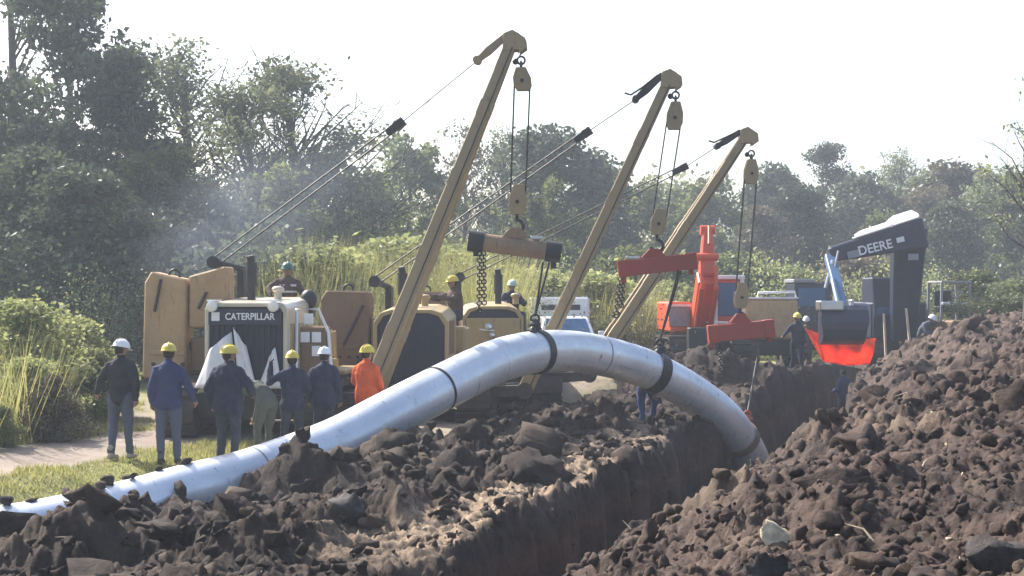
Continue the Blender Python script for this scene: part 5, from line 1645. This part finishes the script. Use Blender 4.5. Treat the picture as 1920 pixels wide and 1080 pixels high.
# --- open canopy tractor on the right
def canopy_tractor():
    Y = 48; k = F_PX / Y
    p = world_at(1781, 558, Y)
    gz = ground_z(p.x, Y)
    gz = min(gz, .4)
    rg = Rig('tractor', (p.x, Y, gz), R(6), 'small tractor with an open frame canopy beyond the spoil heap', 'tractor')
    Z_ = lambda py: CAM_Z - (py - 558) / k - gz
    can = empty('canopy', (0, 0, 0)); can.parent = rg.root
    for x in (-.5, .48):
        for y in (-.5, .6): rg.put(MB().bar((x, y, Z_(604)), (x * .94, y, Z_(530)), .07, .07), 'canopy_post', M['grey'], .008, can)
    rg.put(MB().bb((-.5, -.55, Z_(531)), (.5, .65, Z_(527))), 'canopy_roof', M['grey'], .015, can)
    rg.put(MB().bb((-.5, -.62, Z_(572)), (.35, -.5, Z_(566))), 'dashboard', M['white'], .02)
    rg.put(MB().tube((.1, -.4, Z_(566)), (.14, -.2, Z_(552)), .02, n=6).torus((.14, -.2, Z_(551)), .17, .022, (0, .6, .8), 16, 6), 'steering_wheel', M['steel'])
    rg.put(MB().bb((-.3, .2, Z_(585)), (.3, .6, Z_(574))).bb((-.3, .5, Z_(574)), (.3, .62, Z_(545))), 'seat', M['dark'], .03)
    rg.put(MB().bb((-.45, -1.3, .5), (.45, .7, Z_(600))), 'body', M['brown'], .05)
    for x in (-.62, .62):
        rg.put(MB().tube((x - .15, .3, .55), (x + .15, .3, .55), .55, n=18), 'wheel', M['dark'])
        rg.put(MB().tube((x * .8 - .1, -1.0, .35), (x * .8 + .1, -1.0, .35), .35, n=16), 'wheel', M['dark'])
canopy_tractor()

for px, y0, y1, lean, lab in ((1657, 588, 640, 4, 'tall pale wooden stake beside the bucket'), (1699, 578, 606, 6, 'short pale wooden stake in front of the dark excavator')):
    Y = 45
    a, b = world_at(px + lean, y1, Y), world_at(px, y0, Y)
    rg = MB().bar((0, 0, -.5), b - a, .1, .06, .1, .05)
    o = rg.build('stake', M['wood'], None, .008); o.location = a; tag(o, lab, 'stake')

# ------------------------------------------------------------------ people
def cloth_mat(name, c, r_=.85):
    m = paint(name, c, r_, dirt=.6, dirt_col=tuple(min(1, x * .55 + .045) for x in c), scale=5, bump=.5, spec=.2)
    return m
CM = {
 'black': cloth_mat('black_cloth', (.022, .022, .028)), 'navy': cloth_mat('navy_cloth', (.022, .027, .055)), 'blue': cloth_mat('blue_cloth', (.035, .045, .11)),
 'jeans': cloth_mat('grey_blue_trousers', (.075, .085, .125)), 'dkjeans': cloth_mat('dark_trousers', (.035, .038, .055)), 'olive': cloth_mat('olive_cloth', (.10, .105, .085)),
 'orange': cloth_mat('orange_cloth', (.62, .10, .025)), 'boot': cloth_mat('boot_leather', (.04, .03, .024)), 'paleboot': cloth_mat('pale_boot', (.35, .32, .24)),
 'skin': cloth_mat('skin', (.30, .17, .11), .55), 'white': cloth_mat('white_shirt', (.6, .6, .6)), 'bright': cloth_mat('bright_blue_cloth', (.03, .06, .20)),
 'brown': cloth_mat('brown_cloth', (.10, .065, .05)), 'hair': cloth_mat('dark_hair', (.02, .015, .012)), 'glove': cloth_mat('dark_glove', (.03, .03, .03)),
}
HM = {'yellow': paint('yellow_helmet', (.68, .52, .07), .35, dirt=.2), 'white': paint('white_helmet', (.8, .8, .82), .3, dirt=.12), 'green': paint('green_helmet', (.02, .12, .09), .35, dirt=.2),
      'pale': paint('pale_green_helmet', (.42, .55, .45), .35, dirt=.2)}

def frames(a, b):
    d = (b - a)
    if d.length < 1e-6: d = Vector((0, 0, 1e-3))
    return basis(d)

def capsule(mb, a, b, ra, rb, n=12):
    a, b = Vector(a), Vector(b)
    d = (b - a).normalized()
    pts, rr = [], []
    for k in range(4):
        t = math.pi / 2 * (1 - k / 4); pts.append(a - d * ra * math.sin(t)); rr.append(max(.002, ra * math.cos(t)))
    pts.append(a); rr.append(ra); pts.append(b); rr.append(rb)
    for k in range(1, 5):
        t = math.pi / 2 * k / 4; pts.append(b + d * rb * math.sin(t)); rr.append(max(.002, rb * math.cos(t)))
    mb.path(pts, rr, n)

PEOPLE = []
STAND = dict(pelvis=(0, 0, .95), waist=(0, .0, 1.12), chest=(0, -.01, 1.30), neck=(0, .01, 1.50), head=(0, -.025, 1.63),
             shL=(.18, .01, 1.42), elL=(.24, .05, 1.15), wrL=(.25, -.04, .91), shR=(-.18, .01, 1.42), elR=(-.25, .05, 1.15), wrR=(-.26, -.04, .91),
             hipL=(.095, 0, .92), knL=(.115, -.02, .50), anL=(.12, .03, .09), hipR=(-.095, 0, .92), knR=(-.115, -.02, .50), anR=(-.12, .03, .09), look=(0, -1, -.08))

def person(label, loc, rz, height, top, legs, helmet, pose=None, boots='boot', bulk=1.0, res=.02, coat=.0, gloves='skin', fingers=True, scarf=None, group=None):
    PEOPLE.append(dict(label=label, loc=loc, rz=rz, height=height, top=top, legs=legs, helmet=helmet, pose={k: Vector(v) for k, v in {**STAND, **(pose or {})}.items()},
                       boots=boots, bulk=bulk, res=res, coat=coat, gloves=gloves, fingers=fingers, scarf=scarf, group=group))

def build_people():
    raws = []
    for P in PEOPLE:
        j = P['pose']; bk = P['bulk']
        mb = MB(); tags = []
        def cap(a, b, ra, rb, t):
            capsule(mb, a, b, ra, rb); tags.append((Vector(a), Vector(b), max(ra, rb), t))
        r_axis = (j['shL'] - j['shR']).normalized(); h_axis = (j['hipL'] - j['hipR']).normalized()
        # torso as stacked elliptical sections
        secs = [(j['pelvis'] + Vector((0, 0, -.10)) * 1, .150, .115, h_axis), (j['pelvis'], .175, .130, h_axis), (j['pelvis'].lerp(j['waist'], .7), .170, .125, (h_axis + r_axis).normalized()), (j['waist'], .168, .122, (h_axis + r_axis).normalized()),
                (j['waist'].lerp(j['chest'], .5), .182, .130, r_axis), (j['chest'], .195, .135, r_axis), (j['chest'].lerp(j['neck'], .45), .185, .12, r_axis), (j['chest'].lerp(j['neck'], .75), .13, .09, r_axis), (j['neck'], .07, .07, r_axis)]
        n = 18; vs = []; prev = None
        for i, (c, rx, ry, ax) in enumerate(secs):
            t = (secs[min(i + 1, len(secs) - 1)][0] - secs[max(i - 1, 0)][0]).normalized()
            a = (ax - t * ax.dot(t)).normalized(); b = t.cross(a)
            for k in range(n):
                q = 6.2832 * k / n; vs.append(c + a * (rx * bk * math.cos(q)) + b * (ry * bk * math.sin(q)))
        m_ = len(secs)
        mb.add(vs, [(i * n + k, i * n + (k + 1) % n, (i + 1) * n + (k + 1) % n, (i + 1) * n + k) for i in range(m_ - 1) for k in range(n)] + [tuple(range(n - 1, -1, -1)), tuple((m_ - 1) * n + k for k in range(n))], True)
        tags.append((j['waist'], j['chest'], .15, 'top')); tags.append((j['chest'], j['neck'] + Vector((0, 0, -.04)), .12, 'top')); tags.append((j['pelvis'] + Vector((0, 0, .0)), j['waist'], .16, 'top'))
        if P['coat']:
            d = (j['pelvis'] - j['waist']).normalized()
            cap(j['pelvis'] + h_axis * .06, j['pelvis'] + h_axis * .075 + d * P['coat'], .125 * bk, .13 * bk, 'top'); cap(j['pelvis'] - h_axis * .06, j['pelvis'] - h_axis * .075 + d * P['coat'], .125 * bk, .13 * bk, 'top')
        for s in 'LR':
            ax_ = (j['sh' + s] - j['chest']).normalized(); cap(j['neck'].lerp(j['sh' + s], .25) + Vector((0, 0, -.045)), j['sh' + s] - ax_ * .03 + Vector((0, 0, -.012)), .062 * bk, .062 * bk, 'top')
            cap(j['sh' + s] - ax_ * .015 + Vector((0, 0, -.03)), j['el' + s], .069 * bk, .058 * bk, 'top'); cap(j['el' + s], j['wr' + s], .058 * bk, .044 * bk, 'top')
            cap(j['hip' + s], j['kn' + s], .100 * bk, .074, 'legs'); cap(j['kn' + s], j['an' + s] + (j['kn' + s] - j['an' + s]) * .1, .072, .060, 'legs')
            f = (j['kn' + s] - j['hip' + s]); 
            an = j['an' + s]
            fw = Vector((j['look'].x * .3, -1, 0)).normalized() if j['an' + s].z < .5 or True else fw
            cap(an + Vector((0, .04, -.035)), an + fw * .15 + Vector((0, 0, -.05)), .048, .040, 'boots')
            cap(an + Vector((0, 0, .10)), an, .058, .05, 'boots')
            # palm
            dh = (j['wr' + s] - j['el' + s]).normalized()
            cap(j['wr' + s], j['wr' + s] + dh * .085, .034, .038, 'hand')
        hd = j['head']; lk_ = j['look'].normalized()
        cap(j['neck'] + Vector((0, 0, -.04)), hd + Vector((0, .015, -.05)), .06, .055, 'skin')
        rt = lk_.cross(Vector((0, 0, 1))).normalized() * -1; upv = rt.cross(lk_) * -1
        if upv.z < 0: upv = -upv
        rot = Matrix((rt, -lk_, upv)).transposed()
        k0 = len(mb.v)
        mb.ell(hd, (.077, .096, .112), 14, 10, rot); tags.append((hd - upv * .04, hd + upv * .03, .09, 'skin'))
        mb.ell(hd + lk_ * .03 - upv * .065, (.055, .06, .055), 10, 8, rot)
        mb.ell(hd + lk_ * .098 - upv * .02, (.014, .022, .024), 8, 6, rot)
        for q in (-1, 1): mb.ell(hd + rt * (.08 * q) - upv * .01, (.014, .02, .032), 8, 6, rot)
        o = mb.build('person', CM['skin'], None, fix=False)
        md = o.modifiers.new('r', 'REMESH'); md.mode = 'VOXEL'; md.voxel_size = P['res']; md.use_smooth_shade = True
        sm = o.modifiers.new('s', 'SMOOTH'); sm.iterations = 3; sm.factor = .5
        raws.append((o, P, tags, (hd, rot, lk_, rt, upv)))
    dg = bpy.context.evaluated_depsgraph_get()
    for o, P, tags, (hd, rot, lk_, rt, upv) in raws:
        ev = o.evaluated_get(dg)
        me0 = ev.to_mesh()
        nv, nf = len(me0.vertices), len(me0.polygons)
        co = np.empty(nv * 3); me0.vertices.foreach_get('co', co); co = co.reshape(-1, 3)
        nr = np.empty(nv * 3); me0.vertices.foreach_get('normal', nr); nr = nr.reshape(-1, 3)
        faces = [tuple(p.vertices) for p in me0.polygons]
        cen = np.array([co[list(f)].mean(0) for f in faces])
        best = np.full(nf, 1e9); which = np.zeros(nf, int)
        names = ['top', 'hips', 'legs', 'boots', 'hand', 'skin']
        for a, b, r_, t in tags:
            a, b = np.array(a), np.array(b); d = b - a
            u = np.clip(((cen - a) @ d) / max(1e-9, d @ d), 0, 1)
            dist = np.linalg.norm(cen - a - u[:, None] * d, axis=1) - r_
            m_ = dist < best; best[m_] = dist[m_]; which[m_] = names.index(t)
        # folds in the cloth
        vt = np.zeros(nv, int)
        for f, w in zip(faces, which):
            for i in f: vt[i] = w
        fold = np.array([mnoise.noise(Vector(c * np.array([9, 9, 5]) + P['loc'][0])) + .5 * mnoise.noise(Vector(c * 21)) for c in co])
        amp = np.where(vt <= 2, .017, .002)
        co = co + nr * (fold * amp)[:, None]
        ev.to_mesh_clear()
        mb = MB(); mb.v = [tuple(c) for c in co]; mb.f = faces; mb.sm = [True] * nf
        slots = [CM[P['top']], CM[P['legs']], CM[P['legs']], CM[P['boots']], CM[P['gloves']], CM['skin'], CM['hair']]
        idx = list(which)
        j = P['pose']
        if P['fingers']:
            for s in 'LR':
                q = 1 if s == 'L' else -1
                dh = (j['wr' + s] - j['el' + s]).normalized()
                pal = j['wr' + s] + dh * .075
                fwd = Vector((0, -1, 0)); sd = (fwd - dh * fwd.dot(dh)).normalized(); inw = sd.cross(dh).normalized()
                if inw.x * q > 0: inw = -inw
                n0 = len(mb.f)
                for k in range(4):
                    b0 = pal + sd * (.027 - .018 * k); L = (.075, .085, .078, .06)[k]
                    b1 = b0 + (dh * .9 + inw * .3).normalized() * L * .5; b2 = b1 + (dh * .6 + inw * .75).normalized() * L * .5
                    mb.path([b0 - dh * .02, b0, b1, b2], [.010, .010, .0095, .007], 6)
                t0 = j['wr' + s] + dh * .03 + sd * .028
                t1 = t0 + (sd * .8 + dh * .7).normalized() * .04; mb.path([t0 - sd * .015, t0, t1, t1 + (dh + inw * .4).normalized() * .03], [.012, .012, .011, .008], 6)
                idx += [4] * (len(mb.f) - n0)
        n0 = len(mb.f)
        for q in (-1, 1): mb.ell(hd + lk_ * .086 + rt * (.03 * q) + upv * .012, (.011, .008, .007), 6, 5, rot)
        mb.ell(hd + lk_ * .088 - upv * .062, (.022, .006, .005), 6, 5, rot)
        idx += [6] * (len(mb.f) - n0)
        body = mb.build('person', slots, None, fix=False)
        body.data.polygons.foreach_set('material_index', idx); body.data.update()
        sc = P['height'] / 1.75
        body.location = P['loc']; body.rotation_euler = (0, 0, P['rz']); body.scale = (sc,) * 3
        tag(body, P['label'], 'person', P['group'])
        # hair and helmet
        hb = MB().ell(hd - lk_ * .018 + upv * .004, (.083, .088, .105), 12, 8, rot)
        hb.build('hair', CM['hair'], body, fix=False)
        if P['helmet']:
            m2 = MB(); n = 20; c = hd + upv * .035
            vs = []
            for i in range(8):
                ph = math.pi / 2 * i / 7
                for k in range(n):
                    a = 6.2832 * k / n
                    rad = math.cos(ph * .98)
                    vs.append(c + rt * (math.cos(a) * .112 * rad) - lk_ * (math.sin(a) * .138 * rad) + upv * (math.sin(ph) * .118))
            vs2 = [c + rt * (math.cos(6.2832 * k / n) * .128) - lk_ * (math.sin(6.2832 * k / n) * .152) + upv * -.008 + (lk_ * .055 - upv * .012) * max(0, -math.sin(6.2832 * k / n)) for k in range(n)]
            vs3 = [c + rt * (math.cos(6.2832 * k / n) * .102) - lk_ * (math.sin(6.2832 * k / n) * .126) - upv * .014 for k in range(n)]
            fs = [(i * n + k, i * n + (k + 1) % n, (i + 1) * n + (k + 1) % n, (i + 1) * n + k) for i in range(7) for k in range(n)]
            A = 8 * n; m2.add(vs + vs2 + vs3, fs + [(A + k, A + (k + 1) % n, (k + 1) % n, k) for k in range(n)] + [(A + n + k, A + n + (k + 1) % n, A + (k + 1) % n, A + k) for k in range(n)], True)
            hp = m2.build('helmet', HM[P['helmet']], body)
            MB().path([c + lk_ * (math.cos(a) * .14) + upv * (math.sin(a) * .121 + .003) for a in [R(20 + 14 * q) for q in range(11)]], .008, 6).build('helmet_ridge', HM[P['helmet']], hp)
        if P['scarf']:
            t = (j['chest'] + j['waist']) / 2
            m2 = MB()
            for dz in (0, .12):
                vs = []
                for k in range(20):
                    a = 6.2832 * k / 20
                    for dd in (-.02, .02): vs.append(t + Vector((math.cos(a) * .205 * P['bulk'], math.sin(a) * .148 * P['bulk'], dd + dz)))
                m2.add(vs, [(2 * k, 2 * ((k + 1) % 20), 2 * ((k + 1) % 20) + 1, 2 * k + 1) for k in range(20)], True)
            m2.build('vest_stripe', CM['white'], body)
        bpy.data.objects.remove(o)

def gp(px, Y, z=None):
    x = (px - 960) / F_PX * Y
    return (x, Y, ground_z(x, Y) if z is None else z)

AWAY = math.pi
person('person in black jacket and white helmet walking away, first of the row of workers', gp(226, 22.3, -.02), AWAY - .15, 1.77, 'black', 'jeans', 'white',
       dict(elR=(-.27, .07, 1.17), wrR=(-.26, .03, .92), elL=(.30, .03, 1.16), wrL=(.40, -.10, 1.0), anL=(.11, .08, .09), anR=(-.12, -.06, .09), look=(-.5, -1, -.25)), 'paleboot', 1.08, group='workers watching the pipe')
person('person in blue jacket and yellow helmet with jeans, second of the row of workers', gp(316, 21.75, -.03), AWAY, 1.74, 'blue', 'jeans', 'yellow',
       dict(elR=(-.29, .02, 1.17), wrR=(-.36, -.06, .96), anL=(.10, .05, .09), anR=(-.12, -.05, .09), look=(.1, -1, -.1)), 'boot', 1.1, coat=.05, group='workers watching the pipe')
person('stout person in navy coat and yellow helmet turning aside, nearest the pipe', gp(428, 22.2, -.1), AWAY - .35, 1.77, 'navy', 'dkjeans', 'yellow',
       dict(elR=(-.33, -.02, 1.20), wrR=(-.26, -.24, 1.06), elL=(.30, .06, 1.14), wrL=(.29, -.03, .9), look=(-.6, -1, 0)), 'boot', 1.28, coat=.10, group='workers watching the pipe')
person('person in olive work clothes bending over beside the stout worker in navy', gp(492, 23.4, -.1), AWAY + .9, 1.70, 'olive', 'olive', None,
       dict(pelvis=(0, .12, .90), waist=(0, .02, 1.02), chest=(0, -.16, 1.10), neck=(0, -.36, 1.14), head=(0, -.48, 1.12), shL=(.19, -.28, 1.10), shR=(-.19, -.28, 1.10), elL=(.22, -.33, .84), elR=(-.22, -.33, .84), wrL=(.2, -.40, .62), wrR=(-.2, -.40, .62),
            hipL=(.095, .12, .87), hipR=(-.095, .12, .87), knL=(.12, .02, .48), knR=(-.12, .02, .48), look=(0, -.7, -.7)), 'paleboot', 1.05, group='workers watching the pipe')
person('person in navy with yellow helmet holding one forearm raised', gp(548, 23.5, -.14), AWAY + .1, 1.68, 'navy', 'dkjeans', 'yellow',
       dict(elL=(.38, -.05, 1.25), wrL=(.36, -.12, 1.50), elR=(-.26, .02, 1.16), wrR=(-.15, -.2, 1.08), look=(-.1, -1, -.05)), 'boot', 1.06, coat=.06, gloves='glove', group='workers watching the pipe')
person('person in navy jacket and white helmet between the raised forearm and the orange coverall', gp(608, 24.0, -.12), AWAY - .1, 1.70, 'navy', 'dkjeans', 'white', dict(look=(-.1, -1, -.1)), 'boot', 1.12, coat=.08, group='workers watching the pipe')
person('person in orange coverall and yellow helmet, last of the row of workers', gp(687, 24.4, -.12), AWAY - .45, 1.72, 'orange', 'orange', 'yellow', dict(elL=(.25, -.02, 1.16), wrL=(.14, -.2, 1.05), elR=(-.26, 0, 1.15), wrR=(-.2, -.18, 1.0), look=(-.3, -1, 0)), 'boot', 1.12, group='workers watching the pipe')

SIT = dict(pelvis=(0, .12, .52), waist=(0, .12, .69), chest=(0, .08, .88), neck=(0, .07, 1.07), head=(0, .03, 1.20), shL=(.19, .08, 1.0), shR=(-.19, .08, 1.0), elL=(.28, -.02, .76), elR=(-.28, -.02, .76), wrL=(.24, -.24, .80), wrR=(-.24, -.24, .80),
           hipL=(.1, .1, .50), hipR=(-.1, .1, .50), knL=(.16, -.32, .52), knR=(-.16, -.32, .52), anL=(.16, -.36, .11), anR=(-.16, -.36, .11), look=(0, -1, -.1))
def operator(px, top_py, Y, label, topc, helm, rz, pose=None, scarf=None):
    w = world_at(px, top_py, Y)
    person(label, (w.x, Y, w.z - 1.34), rz, 1.75, topc, 'dkjeans', helm, {**SIT, **(pose or {})}, scarf=scarf, bulk=1.1, fingers=True, gloves='glove', group='machine operators')
operator(539, 492, 28.3, 'seated operator in green helmet and striped vest above the lettered radiator', 'brown', 'green', .25, dict(elR=(-.36, -.02, .84), wrR=(-.34, -.2, .74)), 'stripe')
operator(846, 517, 31.1, 'seated operator in yellow helmet leaning on the grilled pipelayer', 'brown', 'yellow', -1.0, dict(elR=(-.3, -.16, .86), wrR=(-.26, -.42, .92), elL=(.3, -.16, .86), wrL=(.2, -.42, .9)))
operator(961, 525, 35.6, 'seated operator in pale helmet beside the thick exhaust of the tan pipelayer', 'navy', 'pale', .3)

person('person in bright blue trousers stooping behind the pipe arch', gp(1216, 29.75, -.14), R(35), 1.72, 'bright', 'bright', 'yellow',
       dict(pelvis=(0, .1, .86), waist=(0, 0, .98), chest=(0, -.18, 1.06), neck=(0, -.36, 1.10), head=(0, -.48, 1.10), shL=(.19, -.28, 1.08), shR=(-.19, -.28, 1.08), elL=(.24, -.33, .84), elR=(-.24, -.33, .84), wrL=(.22, -.40, .66), wrR=(-.22, -.40, .66),
            hipL=(.095, .1, .83), hipR=(-.095, .1, .83), knL=(.12, -.04, .46), knR=(-.12, .1, .46), look=(0, -.8, -.6)), bulk=1.05)
w = world_at(1494, 588, 43.6); person('person in dark overalls and yellow helmet walking beside the orange sheet', (w.x, 43.6, w.z - 1.76), .3, 1.76, 'navy', 'navy', 'yellow', dict(elR=(-.34, 0, 1.2), wrR=(-.5, -.1, 1.1), anL=(.12, -.1, .09), anR=(-.12, .14, .12)), res=.028, fingers=False)
w = world_at(1512, 594, 51); person('person in white helmet half hidden behind the worker beside the orange sheet', (w.x, 51, w.z - 1.72), -.4, 1.72, 'brown', 'dkjeans', 'white', dict(look=(.2, -1, -.3)), res=.03, fingers=False)
w = world_at(1575, 682, 42.5); person('bare-headed person in dark blue standing in the trench under the orange sheet', (w.x + .1, 42.5, w.z - 1.86), AWAY + .5, 1.72, 'blue', 'navy', None, dict(elL=(.28, .05, 1.16), wrL=(.22, -.2, 1.1), look=(0, -1, -.4)), bulk=1.15, res=.028, fingers=False)
w = world_at(1727, 594, 46); person('person in white helmet and grey shirt stooping behind the spoil heap', (w.x, 46, w.z - 1.5), .9, 1.74, 'jeans', 'dkjeans', 'white',
       dict(waist=(0, -.04, 1.10), chest=(0, -.15, 1.22), neck=(0, -.28, 1.34), head=(0, -.36, 1.43), shL=(.19, -.2, 1.3), shR=(-.19, -.2, 1.3), elL=(.25, -.25, 1.05), elR=(-.25, -.25, 1.05), wrL=(.22, -.42, .95), wrR=(-.22, -.42, .95), look=(0, -.9, -.4)), res=.03, fingers=False)
build_people()
